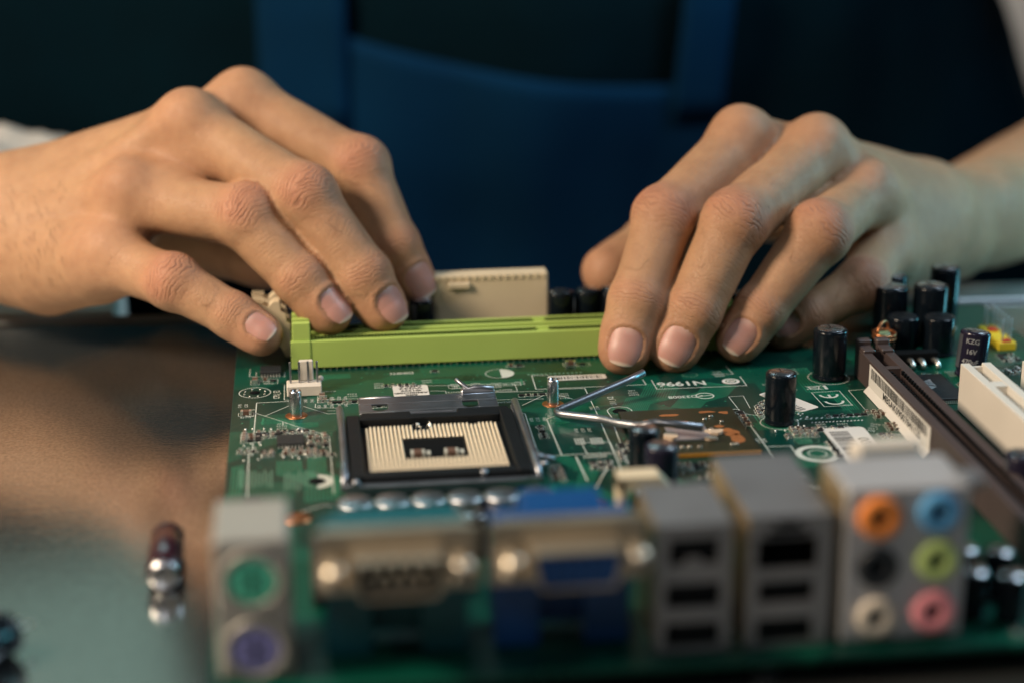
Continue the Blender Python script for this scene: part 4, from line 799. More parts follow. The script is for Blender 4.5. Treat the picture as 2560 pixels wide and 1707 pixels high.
dsub(-32, 0, M_teal, mat('serial_insert', (.02, .03, .025), .5), 'serial_port', -15.8, 9)
dsub(2.2, 33.4, M_blue, M_blue, 'video_port', 19.2, 15)
ub = shell_box(35.8, 51.2, 28.4, -94.5, M_steel2, M_shield_lit, [(38.2, 48.4, 19.6, 25.4), (37.8, 49.0, 10.2, 15.6), (37.8, 49.0, 1.6, 6.8)], 'usb_port_stack')
for z in (21.9, 12.4, 3.6): part(MB().box(38.9, 48.2, YF+.8, YF+7, z, z+1.7, bv=.2), 'port_tongue', M_black, parent=ub)
part(MB().prism([(41.2, 19.6), (45.6, 19.6), (44.6, 21.1), (42.2, 21.1)], YF-.1, YF+.4, T=lambda a, b, c: (a, c, b)), 'shield_tab', M_steel2, parent=ub)
lb = shell_box(54.4, 71.8, 29.2, -82.5, M_steel2, M_shield_lit, [(56.2, 68.8, 17.6, 24.6), (58.2, 66.8, 24.6, 26.4), (60.0, 65.0, 26.4, 28.0), (56.8, 68.2, 10.2, 15.0), (56.8, 68.2, 1.4, 6.6)], 'network_port_stack')
for z in (11.9, 3.4): part(MB().box(57.6, 67.4, YF+.8, YF+7, z, z+1.7, bv=.2), 'port_tongue', M_black, parent=lb)
ab = part(MB().box(74.2, 100.0, YF, -98.5, .2, 34.0, bv=.5), 'audio_port_block', [mat('audio_block_grey', (.46, .46, .47), .38, .3, .06, 70)], loc=(0, 0, .05))
part(MB().box(100.0, 100.3, YF+.6, -99, .6, 33.6), 'block_side', M_black, parent=ab)
part(MB().box(73.9, 74.2, YF+.6, -99, .6, 33.6), 'block_side', M_shield_lit, parent=ab)
part(MB().box(98.2, 103.4, YF+1, YF+7, 32.6, 34.6, bv=.3), 'shield_tab', M_steel2, parent=ab)
for x, z, c, nm, r_ in ((81.2, 27.9, (.85, .26, .045), 'orange_jack', 4.5), (93.4, 28.4, (.09, .33, .60), 'blue_jack', 4.3), (81.2, 17.0, (.010, .014, .018), 'black_jack', 4.4), (93.6, 17.8, (.48, .62, .20), 'green_jack', 4.3), (81.5, 5.8, (.66, .58, .47), 'white_jack', 4.2), (93.5, 6.4, (.95, .33, .36), 'pink_jack', 4.5)):
    j = part(MB().lathe([(r_, 0), (r_, 1.0), (r_*.93, 1.35), (2.2, 1.5), (1.75, 1.2), (1.7, .3)], ax='y', n=36, caps=False).lathe([(1.72, .3), (.05, .3)], ax='y', n=20, mi=1, caps=False), nm, [mat(nm+'_plastic', c, .5, 0, .06, 60), M_void], parent=ab, loc=(x, YF, z))
# white connector lying behind the audio block
part(MB().box(86, 97, -88, -78, 0, 29.5, bv=.8).box(84, 99, -90, -86, 24, 33.5, bv=1.2), 'disc_audio_header', M_white, loc=(0, 0, .05))
part(MB().box(101.5, 108, YF+3, -96, 0, 21, bv=.6), 'port_cap_block', M_black, loc=(0, 0, .05)) if False else None
part(MB().box(103, 109, -90, -78, .2, 24, bv=.5), 'relay_block', M_black, loc=(0, 0, .05))
part(MB().box(-33, -3, -86, -60, .2, 6.2, bv=.5), 'driver_chip', M_chip, loc=(0, 0, .05))
# ================================================================ loose things
wc = MB(); P = [Vector(p) for p in CLIP]; Q = []
for i in range(len(P)):
    if 0 < i < len(P)-1:
        a = P[i].lerp(P[i-1], min(.35, 1.2/(P[i]-P[i-1]).length)); b = P[i].lerp(P[i+1], min(.35, 1.2/(P[i]-P[i+1]).length)); Q += [a, P[i]*.5+(a+b)*.25, b]
    else: Q.append(P[i])
C0 = Vector((36.8, 29, 2))
wc.tube([q-C0 for q in Q], 1.12, 16)
tag(wc.build('wire_clip', mat('clip_steel', (.30, .31, .33), .38, 1.0, .2, 200, .2, 1500), loc=C0), 'bent grey steel wire clip lying across the board, pinned by the right index finger', 'wire clip')
def loose_cap(loc, rotz, r, L, sleeve, label):
    e = empty('loose_capacitor', loc); e.rotation_euler = (0, 0, rotz); tag(e, label, 'capacitor')
    b = MB().lathe([(r*.8, -L/2), (r*.98, -L/2+.5), (r, -L/2+1.2), (r*.92, -L/2+2), (r, -L/2+2.8), (r, L/2-.6), (r*.86, L/2)], ax='y', n=32, c=(0, 0, r)).build('sleeve', sleeve, e)
    MB().lathe([(r*.9, L/2-.1), (r*.86, L/2+.7), (r*.6, L/2+1.1), (.05, L/2+1.15)], ax='y', n=28, c=(0, 0, r), caps=False).build('end_cap', M_alu, e)
    MB().tube([(1.3, L/2+.8, r), (1.3, L/2+6, r-.6)], .3, 8).tube([(-1.3, L/2+.8, r), (-1.2, L/2+5, r+.3)], .3, 8).build('lead', M_solder, e)
    return e
loose_cap((-66.6, -48, TZ+.02), .02, 4.0, 22, mat('maroon_sleeve', (.030, .008, .014), .25, coat=.4), 'small dark maroon capacitor lying on the steel worktop left of the motherboard')
loose_cap((-103, -93, TZ+.02), -.6, 5.0, 20, M_sleeve, 'blurred black capacitor lying at the lower left corner of the steel worktop')
# ================================================================ person
def smin(a, b, k):
    h = np.maximum(k-np.abs(a-b), 0)/k
    return np.minimum(a, b)-h*h*k*.25
def capsule(P, a, b, ra, rb):
    a = np.array(a, 'f4'); b = np.array(b, 'f4'); ba = b-a; L = float(ba@ba)+1e-9
    pa = P-a; t = np.clip((pa@ba)/L, 0, 1)
    d = pa-t[..., None]*ba
    return np.sqrt((d*d).sum(-1))-(ra+(rb-ra)*t)
def unit(v): v = np.array(v, float); return v/np.linalg.norm(v)
def finger_frame(f):
    a = np.array(f['j'][-2][:3]); b = np.array(f['j'][-1][:3]); d = unit(b-a)
    n = np.array(f['n'], float); n = unit(n-d*(n@d)); s = np.cross(d, n)
    return a, b, d, n, s
def finger_sdf(P, f):
    J = f['j']; out = None
    for i in range(len(J)-1):
        c = capsule(P, J[i][:3], J[i+1][:3], J[i][3], J[i+1][3])
        if i == len(J)-2:      # distal phalanx: pad on the palm side, flatter on the nail side
            a, b, d, n, s = finger_frame(f)
            pc = a*.35+b*.65-n*1.6
            q = P-pc.astype('f4'); r = J[-1][3]
            e = np.stack([(q@d.astype('f4'))/(r*1.35), (q@s.astype('f4'))/(r*1.02), (q@n.astype('f4'))/(r*.86)], -1)
            en = np.sqrt((e*e).sum(-1)); c = smin(c, (en-1)*r*.86, 3)
        out = c if out is None else smin(out, c, 2.2)
    # knuckle bulges: slightly proud on the back of the first and second joints
    for i in range(1, len(J)-1):
        n = dors(f, i); r = J[i][3]
        c0 = np.array(J[i][:3])+n*(1.3 if i == 1 else .1)
        out = smin(out, np.linalg.norm(P-c0.astype('f4'), axis=-1)-(r*.95), 4 if i == 1 else 2)
    return out
def dors(f, i):
    J = [np.array(j[:3]) for j in f['j']]
    d = unit(J[min(i+1, len(J)-1)]-J[max(i-1, 0)]); n = np.array(f['n'], float)
    if i < len(J)-1 and i > 0:
        cv = unit(J[i]-J[i-1])-unit(J[i+1]-J[i]); n = unit(n)+unit(cv)*.6
    return unit(n-d*(n@d))
def hand_field(P, h, ks=12.):
    """signed distance at points P (any shape, 3)"""
    out = np.full(P.shape[:-1], 60., 'f4')
    def local(c, pad):
        return None
    for a, b in h['palm']: out = smin(out, capsule(P, a[:3], b[:3], a[3], b[3]), ks)
    for q in h['bumps']: out = smin(out, np.linalg.norm(P-np.array(q[:3], 'f4'), axis=-1)-q[3], 9)
    for q in h['dents']:
        d = -(np.linalg.norm(P-np.array(q[:3], 'f4'), axis=-1)-q[3]); out = -smin(-out, -d, 8)
    res = out.copy()
    for f in h['fingers']: res = np.minimum(res, smin(out, finger_sdf(P, f), f['k']))
    return res
def grid_field(h, lo, hi, vs):
    nx, ny, nz = [int(math.ceil((hi[i]-lo[i])/vs))+1 for i in range(3)]
    ax = [lo[i]+np.arange((nx, ny, nz)[i])*vs for i in range(3)]
    out = np.full((nx, ny, nz), 60., 'f4')
    def box(pts, rad):
        p = np.array(pts); a = p.min(0)-rad; b = p.max(0)+rad
        i0 = [max(0, int((a[i]-lo[i])/vs)) for i in range(3)]; i1 = [min((nx, ny, nz)[i], int((b[i]-lo[i])/vs)+2) for i in range(3)]
        sl = tuple(slice(i0[i], max(i0[i], i1[i])) for i in range(3))
        G = np.stack(np.meshgrid(ax[0][sl[0]], ax[1][sl[1]], ax[2][sl[2]], indexing='ij'), -1).astype('f4')
        return sl, G
    for a, b in h['palm']:
        sl, G = box([a[:3], b[:3]], max(a[3], b[3])+14)
        if G.size: out[sl] = smin(out[sl], capsule(G, a[:3], b[:3], a[3], b[3]), 8. if min(a[3], b[3]) > 6 else 5.)
    for q in h['bumps']:
        sl, G = box([q[:3]], q[3]+11); out[sl] = smin(out[sl], np.linalg.norm(G-np.array(q[:3], 'f4'), axis=-1)-q[3], 9)
    for q in h['dents']:
        sl, G = box([q[:3]], q[3]+10); d = -(np.linalg.norm(G-np.array(q[:3], 'f4'), axis=-1)-q[3]); out[sl] = -smin(-out[sl], -d, 8)
    res = out.copy(); fu = np.full(out.shape, 60., 'f4')
    for f in h['fingers']:
        sl, G = box([j[:3] for j in f['j']], 22)
        fd = finger_sdf(G, f); fu[sl] = smin(fu[sl], fd, 1.6)
        res[sl] = np.minimum(res[sl], smin(out[sl], fd, f['k']))
    return np.minimum(res, fu), ax
def surface_nets(D, ax):
    S = D < 0
    nx, ny, nz = D.shape
    cnt = np.zeros((nx-1, ny-1, nz-1), 'i4'); acc = np.zeros((nx-1, ny-1, nz-1, 3), 'f4')
    def edges(axis):
        sl0 = [slice(None)]*3; sl1 = [slice(None)]*3; sl0[axis] = slice(0, -1); sl1[axis] = slice(1, None)
        a = D[tuple(sl0)]; b = D[tuple(sl1)]; x = S[tuple(sl0)] != S[tuple(sl1)]
        idx = np.argwhere(x); t = a[x]/(a[x]-b[x]); return idx, t, S[tuple(sl0)][x]
    quads = []; E = [edges(i) for i in range(3)]
    for axis, (idx, t, ins) in enumerate(E):
        pos = idx.astype('f4'); pos[:, axis] += t
        o1, o2 = [(1, 2), (0, 2), (0, 1)][axis]
        for d1 in (0, 1):
            for d2 in (0, 1):
                c = idx.copy(); c[:, o1] -= d1; c[:, o2] -= d2
                ok = (c >= 0).all(1) & (c[:, 0] < nx-1) & (c[:, 1] < ny-1) & (c[:, 2] < nz-1)
                cc = c[ok]; np.add.at(cnt, tuple(cc.T), 1); np.add.at(acc, tuple(cc.T), pos[ok])
    act = cnt > 0; vid = np.full(cnt.shape, -1, 'i4'); vid[act] = np.arange(act.sum())
    V = acc[act]/cnt[act][:, None]
    V = np.stack([ax[i][0]+V[:, i]*(ax[i][1]-ax[i][0]) for i in range(3)], -1)
    for axis, (idx, t, ins) in enumerate(E):
        o1, o2 = [(1, 2), (0, 2), (0, 1)][axis]
        ok = (idx[:, o1] > 0) & (idx[:, o2] > 0) & (idx[:, o1] < D.shape[o1]-1) & (idx[:, o2] < D.shape[o2]-1)
        ii = idx[ok]; s = ins[ok]
        def g(d1, d2):
            c = ii.copy(); c[:, o1] -= d1; c[:, o2] -= d2; return vid[tuple(c.T)]
        q = np.stack([g(1, 1), g(0, 1), g(0, 0), g(1, 0)], 1)
        flip = ~s if axis != 1 else s
        q[flip] = q[flip][:, ::-1]
        quads.append(q)
    return V, np.concatenate(quads)
def nail_e(f, V):
    """coordinates of points V round the nail of finger f: s along, theta across, e = outline norm"""
    a, b, d, n, s = finger_frame(f); L, th = f['nail']
    q = V-b; al = q@d; up = q@n; si = q@s; ang = np.degrees(np.arctan2(si, up)); r = np.hypot(up, si)
    c0 = -.2; e = (np.abs((al-c0)/L)**2.6+np.abs(ang/th)**2.6)**(1/2.6)
    return al-c0, ang, e, r
def finger_detail(h, V, N):
    red = np.zeros(len(V)); wx = np.zeros(len(V)); wm = np.zeros(len(V)); disp = np.zeros(len(V))
    best = np.full(len(V), 1e9); fi = np.zeros(len(V), int)
    D = [finger_sdf(V.astype('f4'), f) for f in h['fingers']]
    fi = np.argmin(np.stack(D), 0); dm = np.min(np.stack(D), 0)
    for k, f in enumerate(h['fingers']):
        mk = (fi == k) & (dm < 1.2); J = [np.array(j[:3]) for j in f['j']]
        for i in range(1, len(J)-1):
            n = dors(f, i); d = unit(J[i+1]-J[i-1]); q = V-J[i]
            al = q@d; up = q@n; lat = np.linalg.norm(q-np.outer(al, d)-np.outer(up, n), axis=1)
            r = J and f['j'][i][3]; fac = np.clip(up/np.maximum(np.sqrt(up**2+lat**2), 1e-6), -.3, 1)
            W = (7.5 if i == 1 else 4.5); m = np.exp(-(al/W)**2)*np.clip((fac-.1)/.5, 0, 1)*mk
            sel = m > wm; wx[sel] = (al+np.sign(al+.01)*(lat**2)*(.030 if i == 1 else .02))[sel]; wm[sel] = (m*(1. if i == 1 else .6))[sel]
            red = np.maximum(red, m*(1. if i == 1 else .5))
            lo_ = mk*np.clip((fac-.1)/.5, 0, 1)*.2*(np.abs(al) < 24); s2 = lo_ > wm; wx[s2] = al[s2]; wm[s2] = lo_[s2]
        b = J[-1]; dt = np.linalg.norm(V-b, axis=1)
        red = np.maximum(red, np.clip(1.5-dt/9, 0, 1)*mk*.8)
        if f.get('nail'):
            al, ang, e, r = nail_e(f, V); near = mk & (r < 14) & (np.abs(al) < 12)
            fold = np.exp(-((e-1.16)/.13)**2)*.42*np.clip((4.5-al)/3, 0, 1)
            inside = np.clip((1.03-e)/.06, 0, 1)*-.55
            disp[near] += (fold+inside)[near]
    for q in h['bumps']:
        red = np.maximum(red, np.clip(1.3-np.linalg.norm(V-np.array(q[:3]), axis=1)/14, 0, 1)*.45)
    return red, wx, wm, disp
def vnormals(V, F):
    n = np.zeros_like(V); a = V[F[:, 2]]-V[F[:, 0]]; b = V[F[:, 3]]-V[F[:, 1]]; c = np.cross(a, b)
    for k in range(4): np.add.at(n, F[:, k], c)
    return n/np.maximum(np.linalg.norm(n, axis=1), 1e-9)[:, None]
def build_nail(f, h, person, tint):
    a, b, d, n, s = finger_frame(f); L, th = f['nail']; R0 = f['j'][-1][3]
    NU, NV = 22, 26; pts = []; col = []
    for iv in range(NV+1):
        for iu in range(NU+1):
            u = iu/NU*2-1; v = iv/NV*2-1
            pu, pv = u*math.sqrt(1-v*v*.42), v*math.sqrt(1-u*u*.30)
            if v > 0: pv = v*math.sqrt(1-u*u*.22)*1.12
            pts.append((pv*L-.2, math.radians(pu*th)))
    A = np.array(pts); dirs = np.cos(A[:, 1])[:, None]*n+np.sin(A[:, 1])[:, None]*s
    org = b+A[:, 0][:, None]*d
    lo = np.zeros(len(A)); hi = np.full(len(A), 14.)
    for _ in range(18):
        mid = (lo+hi)/2; val = hand_local(f, (org+dirs*mid[:, None]).astype('f4'))
        ins = val < 0; lo = np.where(ins, mid, lo); hi = np.where(ins, hi, mid)
    base = R0*.99
    r = np.maximum(lo-.28, base*(1-.16*np.clip(A[:, 0]/L, 0, 2)**2)-.15-.0*A[:, 1])
    r = r - .0
    P = org+dirs*r[:, None]
    e = (np.abs((A[:, 0]+.2)/L)**2.6+np.abs(np.degrees(A[:, 1])/th)**2.6)**(1/2.6)
    F = [(i*(NU+1)+j, (i+1)*(NU+1)+j, (i+1)*(NU+1)+j+1, i*(NU+1)+j+1) for i in range(NV) for j in range(NU)]
    Q = P-dirs*.45; o = len(P)
    F2 = [tuple(reversed([k+o for k in q])) for q in F]
    ring = [j for j in range(NU+1)]+[i*(NU+1)+NU for i in range(1, NV+1)]+[NV*(NU+1)+j for j in range(NU-1, -1, -1)]+[i*(NU+1) for i in range(NV-1, 0, -1)]
    F3 = [(x, y, y+o, x+o) for x, y in zip(ring, ring[1:]+ring[:1])]
    mb = MB().add([tuple(p) for p in P]+[tuple(p) for p in Q], F+F2+F3, 0, True)
    me = mb.mesh('nail', M_nail)
    at = me.attributes.new('free', 'FLOAT', 'POINT')
    val = np.clip((A[:, 0]/L-.86)/.08, 0, 1); lun = np.clip(1-np.hypot((A[:, 0]/L+1.0)/.42, np.degrees(A[:, 1])/th/.6), 0, 1)
    at.data.foreach_set('value', np.concatenate([val, val]).astype('f4'))
    a2 = me.attributes.new('lunula', 'FLOAT', 'POINT'); a2.data.foreach_set('value', np.concatenate([lun, lun]).astype('f4'))
    bm = bmesh.new(); bm.from_mesh(me); bmesh.ops.recalc_face_normals(bm, faces=bm.faces); bm.to_mesh(me); bm.free()
    return link('nail', me, person)
def hand_local(f, P): return finger_sdf(P, f)
def skin_material():
    m = bpy.data.materials.new('skin'); m.use_nodes = True; N, Lk = nt(m); b = N['Principled BSDF']
    tc = N.new('ShaderNodeTexCoord')
    def noise_(s, d=4, w=None):
        n = N.new('ShaderNodeTexNoise'); n.inputs['Scale'].default_value = s; n.inputs['Detail'].default_value = d
        Lk.new(w or tc.outputs['Object'], n.inputs['Vector']); return n
    def math_(op, a, b_=None, c=None):
        n = N.new('ShaderNodeMath'); n.operation = op
        for i, v in enumerate((a, b_, c)):
            if v is None: continue
            if isinstance(v, (int, float)): n.inputs[i].default_value = v
            else: Lk.new(v, n.inputs[i])
        return n.outputs[0]
    red = N.new('ShaderNodeAttribute'); red.attribute_name = 'red'
    wx = N.new('ShaderNodeAttribute'); wx.attribute_name = 'wx'
    wm = N.new('ShaderNodeAttribute'); wm.attribute_name = 'wm'
    big = noise_(45, 3); mid = noise_(260, 4)
    c1 = N.new('ShaderNodeMix'); c1.data_type = 'RGBA'
    c1.inputs['A'].default_value = (.32, .170, .094, 1); c1.inputs['B'].default_value = (.47, .28, .155, 1)
    Lk.new(math_('ADD', math_('MULTIPLY', big.outputs['Fac'], 1.1), math_('SUBTRACT', math_('MULTIPLY', mid.outputs['Fac'], .9), .5)), c1.inputs['Factor'])
    c2 = N.new('ShaderNodeMix'); c2.data_type = 'RGBA'; c2.inputs['B'].default_value = (.46, .155, .105, 1)
    Lk.new(c1.outputs['Result'], c2.inputs['A'])
    Lk.new(math_('MULTIPLY', red.outputs['Fac'], math_('ADD', math_('MULTIPLY', big.outputs['Fac'], .5), .14)), c2.inputs['Factor'])
    # creases
    dn = noise_(420, 2); dn2 = noise_(110, 2)
    ph = math_('ADD', math_('MULTIPLY', wx.outputs['Fac'], 4.3), math_('ADD', math_('MULTIPLY', dn2.outputs['Fac'], 26.), math_('MULTIPLY', dn.outputs['Fac'], 9.)))
    sn = math_('SINE', ph); cr = math_('POWER', math_('MULTIPLY', math_('ADD', sn, 1), .5), 5.0)   # 1 = crease
    brk = N.new('ShaderNodeMapRange'); brk.inputs['From Min'].default_value = .35; brk.inputs['From Max'].default_value = .6; Lk.new(noise_(230, 1).outputs['Fac'], brk.inputs['Value'])
    crm = math_('MULTIPLY', math_('MULTIPLY', cr, wm.outputs['Fac']), math_('ADD', math_('MULTIPLY', brk.outputs['Result'], .8), .2))
    c3 = N.new('ShaderNodeMix'); c3.data_type = 'RGBA'; c3.inputs['B'].default_value = (.22, .10, .065, 1)
    Lk.new(c2.outputs['Result'], c3.inputs['A']); Lk.new(math_('MULTIPLY', crm, .5), c3.inputs['Factor'])
    Lk.new(c3.outputs['Result'], b.inputs['Base Color'])
    v = N.new('ShaderNodeTexVoronoi'); v.feature = 'DISTANCE_TO_EDGE'; v.inputs['Scale'].default_value = 900
    wv = N.new('ShaderNodeVectorMath'); wv.operation = 'ADD'
    nn = noise_(300, 2); Lk.new(tc.outputs['Object'], wv.inputs[0]);
    sc = N.new('ShaderNodeVectorMath'); sc.operation = 'SCALE'; sc.inputs['Scale'].default_value = .002; Lk.new(nn.outputs['Color'], sc.inputs[0]); Lk.new(sc.outputs[0], wv.inputs[1])
    Lk.new(wv.outputs[0], v.inputs['Vector'])
    vv = math_('MINIMUM', math_('MULTIPLY', v.outputs['Distance'], 4), .35)
    hgt = math_('ADD', math_('MULTIPLY', crm, -1.5), math_('ADD', math_('MULTIPLY', vv, .9), math_('MULTIPLY', mid.outputs['Fac'], 1.1)))
    bp = N.new('ShaderNodeBump'); bp.inputs['Strength'].default_value = .7; bp.inputs['Distance'].default_value = .00028
    Lk.new(hgt, bp.inputs['Height']); Lk.new(bp.outputs['Normal'], b.inputs['Normal'])
    b.inputs['Roughness'].default_value = .56; b.inputs['Specular IOR Level'].default_value = .36
    b.inputs['Subsurface Weight'].default_value = .14; b.inputs['Subsurface Radius'].default_value = (1.0, .38, .2)
    b.inputs['Subsurface Scale'].default_value = .0028
    return m
def nail_material():
    m = bpy.data.materials.new('fingernail'); m.use_nodes = True; N, Lk = nt(m); b = N['Principled BSDF']
    fr = N.new('ShaderNodeAttribute'); fr.attribute_name = 'free'; lu = N.new('ShaderNodeAttribute'); lu.attribute_name = 'lunula'
    tc = N.new('ShaderNodeTexCoord'); no = N.new('ShaderNodeTexNoise'); no.inputs['Scale'].default_value = 300; Lk.new(tc.outputs['Object'], no.inputs['Vector'])
    a = N.new('ShaderNodeMix'); a.data_type = 'RGBA'; a.inputs['A'].default_value = (.43, .215, .175, 1); a.inputs['B'].default_value = (.50, .275, .23, 1)
    Lk.new(no.outputs['Fac'], a.inputs['Factor'])
    c = N.new('ShaderNodeMix'); c.data_type = 'RGBA'; c.inputs['B'].default_value = (.56, .38, .33, 1); Lk.new(a.outputs['Result'], c.inputs['A']); Lk.new(lu.outputs['Fac'], c.inputs['Factor'])
    d = N.new('ShaderNodeMix'); d.data_type = 'RGBA'; d.inputs['B'].default_value = (.66, .54, .44, 1); Lk.new(c.outputs['Result'], d.inputs['A']); Lk.new(fr.outputs['Fac'], d.inputs['Factor'])
    Lk.new(d.outputs['Result'], b.inputs['Base Color'])
    b.inputs['Roughness'].default_value = .46; b.inputs['Coat Weight'].default_value = .04; b.inputs['Coat Roughness'].default_value = .25
    b.inputs['Subsurface Weight'].default_value = .2; b.inputs['Subsurface Scale'].default_value = .001
    bp = N.new('ShaderNodeBump'); bp.inputs['Strength'].default_value = .15; bp.inputs['Distance'].default_value = .0002
    Lk.new(no.outputs['Fac'], bp.inputs['Height']); Lk.new(bp.outputs['Normal'], b.inputs['Normal'])
    return m
M_skin = skin_material(); M_nail = nail_material()
person = empty('person', (60, 400, -300))
tag(person, 'person in a dark shirt and blue apron, both hands reaching over the motherboard', 'person')
PO = Vector((60, 400, -300))
allV = []; allF = []; aR = []; aX = []; aM = []; off = 0
BOX = {'left': ((-232, 58, -6), (22, 200, 96)), 'right': ((46, 46, -4), (292, 292, 84))}
VS = {'left': 0.85, 'right': 0.85}
for hn in ('left', 'right'):
    h = HANDS[hn]; D, ax = grid_field(h, BOX[hn][0], BOX[hn][1], VS[hn])
    V, F = surface_nets(D, ax); V = V.astype(float)
    N_ = vnormals(V, F)
    red, wx, wm, disp = finger_detail(h, V, N_)
    # soft low relief so that the back of the hand is not perfectly smooth
    g = np.array([noise.noise(Vector(v)*.045)*.7+noise.noise(Vector(v)*.16)*.14 for v in V])
    V = V+N_*(disp+g*.8)[:, None]
    allV.append(V); allF.append(F+off); off += len(V); aR.append(red); aX.append(wx); aM.append(wm)
# the arms beyond, one coarse field: forearms up to the short sleeves, shoulders, neck stump inside the shirt
ARMS = [((-150, 155, 38, 21), (-300, 230, 60, 30)), ((-300, 230, 60, 30), (-330, 380, 150, 42)), ((-330, 380, 150, 42), (-120, 470, 330, 55)),
        ((225, 205, 8, 22), (330, 280, 20, 33)), ((330, 280, 20, 33), (420, 400, 120, 44)), ((420, 400, 120, 44), (240, 470, 330, 55)),
        ((-120, 470, 330, 55), (240, 470, 330, 55)), ((60, 480, 330, 60), (60, 480, 60, 90))]
ha = dict(palm=[[list(a), list(b)] for a, b in ARMS], bumps=[], dents=[], fingers=[])
D, ax = grid_field(ha, (-400, 120, -60), (490, 580, 410), 5.0)
V, F = surface_nets(D, ax); V = V.astype(float)
allV.append(V); allF.append(F+off); aR += [np.zeros(len(V))]; aX += [np.zeros(len(V))]; aM += [np.zeros(len(V))]
V = np.concatenate(allV)-np.array(PO); F = np.concatenate(allF)
me = bpy.data.meshes.new('body'); me.from_pydata([], [], [])
me.vertices.add(len(V)); me.vertices.foreach_set('co', (V*K).ravel())
me.loops.add(F.size); me.loops.foreach_set('vertex_index', F.ravel().astype('i4'))
me.polygons.add(len(F)); me.polygons.foreach_set('loop_start', np.arange(0, F.size, 4, dtype='i4'))
me.polygons.foreach_set('use_smooth', np.ones(len(F), bool)); me.update(calc_edges=True); me.validate()
for nm, arr in (('red', aR), ('wx', aX), ('wm', aM)):
    at = me.attributes.new(nm, 'FLOAT', 'POINT'); at.data.foreach_set('value', np.concatenate(arr).astype('f4'))
me.materials.append(M_skin)
link('body', me, person)
for hn in ('left', 'right'):
    for f in HANDS[hn]['fingers']:
        if f.get('nail'):
            o = build_nail(f, HANDS[hn], person, None); o.location = -PO*K
# short dark hairs on the back of the near wrist and on two fingers
hr = MB(); rh = random.Random(5); VV = V+np.array(PO); NN = vnormals(V, F)
for (x0, x1, z0, z1, n_, Lh, dr) in ((-132, -104, 22, 50, 60, 4.2, (.55, 0, -.8)), (100, 112, 44, 60, 10, 2.6, (-.5, -.2, -.6)), (140, 152, 34, 48, 16, 3.0, (-.7, -.2, -.5))):
    m = np.where((VV[:, 0] > x0) & (VV[:, 0] < x1) & (VV[:, 2] > z0) & (VV[:, 2] < z1) & (NN[:, 1] < -.45) & (VV[:, 1] < 160))[0]
    if len(m) == 0: continue
    for i in range(n_):
        k = m[rh.randrange(len(m))]; p0 = Vector(VV[k]); nn_ = Vector(NN[k]); d = Vector(dr)+Vector((rh.uniform(-.35, .35), 0, rh.uniform(-.35, .35))); d = (d-nn_*d.dot(nn_)).normalized()
        L_ = Lh*rh.uniform(.5, 1.1); hr.tube([p0-nn_*.2, p0+d*L_*.35+nn_*.35, p0+d*L_*.75+nn_*.45, p0+d*L_+nn_*.3-Vector((0, 0, .3))], [.05, .045, .035, .012], 4)
o = hr.build('body_hair', mat('hair_dark', (.05, .03, .02), .5), person); o.location = -PO*K; o['kind'] = 'stuff'
# ---------------------------------------------------------------- shirt and apron
M_shirt = mat('shirt_cloth', (.0006, .0085, .0140), .9, 0, .3, 30, .5, 1800, spec=.06)
M_apron = mat('apron_cloth', (.0012, .023, .062), .9, 0, .25, 25, .6, 1500, spec=.08)
def torso(u, v, off=0.):
    """u 0..1 round the front half (left to right), v 0..1 from waist to shoulder"""
    a = math.pi*(1.08*u-.04); z = -320+v*760
    rx = 215+25*math.sin(v*2.6); ry = 120+18*math.sin(v*3)
    q = Vector((u*5, v*4, 1.7)); w = noise.noise(q*1.3)*14+noise.noise(q*3.1)*5+abs(noise.noise(Vector((u*9, v*2.2, 4))))*9+noise.noise(Vector((u*24, v*3.0, 9)))*3.5
    r = 1+(w+off)/150
    lx = 1.0 if math.cos(a) < 0 else 1+.75*math.cos(a)**2
    if math.cos(a) < 0 and z < 62: lx += (62-z)*.0022*abs(math.cos(a))
    back = max(0, 70-z)*.28
    return (90-rx*math.cos(a)*r*lx, 512+back-ry*math.sin(a)*r, z)
def shell(u0, u1, v0, v1, nu, nv, off, th, T=None):
    V = []; F = []
    for s_ in (0, 1):
        for i in range(nu+1):
            for j in range(nv+1):
                V.append(torso(u0+(u1-u0)*i/nu, v0+(v1-v0)*j/nv, off-s_*th))
    n = (nu+1)*(nv+1); g = lambda i, j: i*(nv+1)+j
    for i in range(nu):
        for j in range(nv):
            F.append((g(i, j), g(i+1, j), g(i+1, j+1), g(i, j+1))); F.append(tuple(n+k for k in (g(i, j+1), g(i+1, j+1), g(i+1, j), g(i, j))))
    ring = [g(i, 0) for i in range(nu+1)]+[g(nu, j) for j in range(1, nv+1)]+[g(i, nv) for i in range(nu-1, -1, -1)]+[g(0, j) for j in range(nv-1, 0, -1)]
    for a, b in zip(ring, ring[1:]+ring[:1]): F.append((a, a+n, b+n, b))
    return V, F
def tubecloth(path, rad, n=28, seed=0., m=8):
    P = []; R_ = []
    for i in range(len(path)-1):
        for k in range(m): t = k/m; P.append(Vector(path[i]).lerp(Vector(path[i+1]), t)); R_.append(rad[i]*(1-t)+rad[i+1]*t)
    P.append(Vector(path[-1])); R_.append(rad[-1])
    mb = MB().tube(P, R_, n)
    mb.v = [tuple(Vector(v)+Vector((1, .6, .4))*noise.noise(Vector(v)*.013+Vector((seed, 0, 0)))*9) for v in mb.v]
    return mb
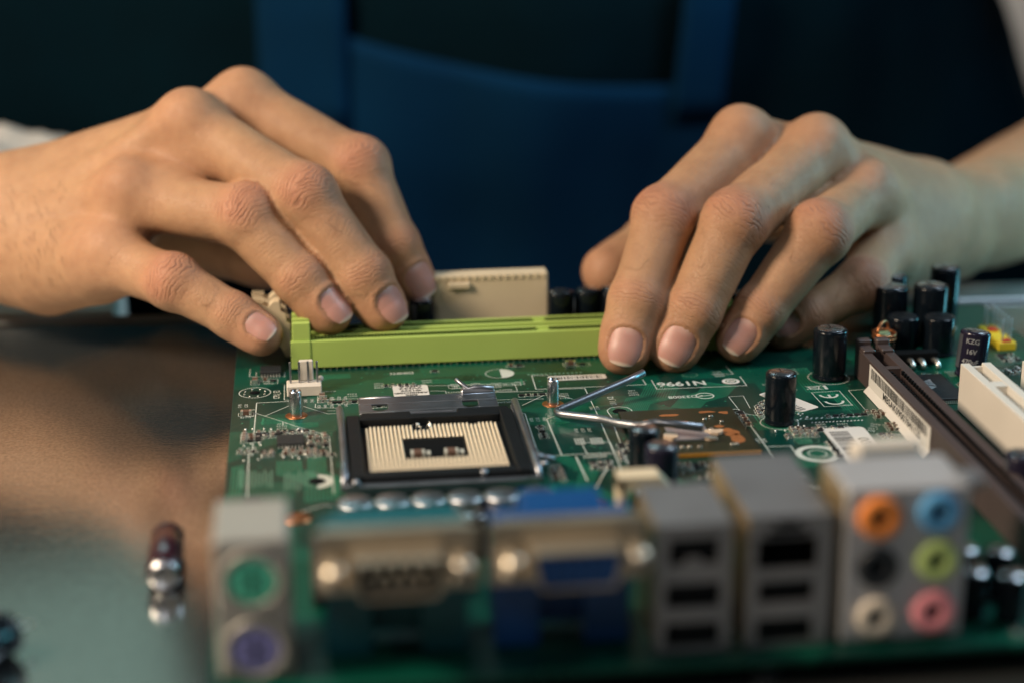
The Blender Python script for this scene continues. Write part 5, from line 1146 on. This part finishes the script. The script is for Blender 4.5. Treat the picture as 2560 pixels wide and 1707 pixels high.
mb = MB(); V, F = shell(0, 1, 0, 1, 60, 60, 0, 4); mb.add(V, F, 0, True)
for pth, rad, sd in ((((-60, 480, 330), (-235, 440, 215), (-318, 372, 135)), (75, 70, 66), 1.), (((240, 480, 330), (392, 452, 200), (418, 398, 105)), (75, 78, 74), 2.)):
    t = tubecloth(pth, rad, seed=sd); mb.add(t.v, t.f, 0, True)
o = mb.build('shirt', M_shirt, person); o.location = -PO*K
#APRON#
def apron_patch(x0, x1, z0, z1, nu, nv, off, name, zt=None):
    """cloth patch laid over the shirt front: x in mm, z in mm; zt(x) gives a sagging top edge"""
    V = []; F = []
    def pt_(x, z, k):
        v = (z+320)/760; lo, hi = 0., 1.
        for _ in range(22):
            u = (lo+hi)/2
            if torso(u, v, off-k*1.5)[0] < x: lo = u
            else: hi = u
        return torso(u, v, off-k*1.5)
    for k in (0, 1):
        for i in range(nu+1):
            for j in range(nv+1):
                x = x0+(x1-x0)*i/nu; top = zt(x) if zt else z1; V.append(pt_(x, z0+(top-z0)*j/nv, k))
    n = (nu+1)*(nv+1); g = lambda i, j: i*(nv+1)+j
    for i in range(nu):
        for j in range(nv): F.append((g(i, j), g(i+1, j), g(i+1, j+1), g(i, j+1))); F.append(tuple(n+q for q in (g(i, j+1), g(i+1, j+1), g(i+1, j), g(i, j))))
    ring = [g(i, 0) for i in range(nu+1)]+[g(nu, j) for j in range(1, nv+1)]+[g(i, nv) for i in range(nu-1, -1, -1)]+[g(0, j) for j in range(nv-1, 0, -1)]
    for a, b in zip(ring, ring[1:]+ring[:1]): F.append((a, a+n, b+n, b))
    return MB().add(V, F, 0, True)
bib = apron_patch(-50, 166, -300, 40, 60, 40, 5, 'bib', zt=lambda x: 54-(x+8.5)*.30+((x+8.5)**2)*.00085 if x > -20 else 57.6)
ap = bib.build('apron', M_apron, person); ap.location = -PO*K
for x0, x1 in ((-50, -10), (141, 166)):
    s_ = apron_patch(x0, x1, 10, 300, 6, 24, 7.5, 'strap').build('apron_strap', M_apron, ap)
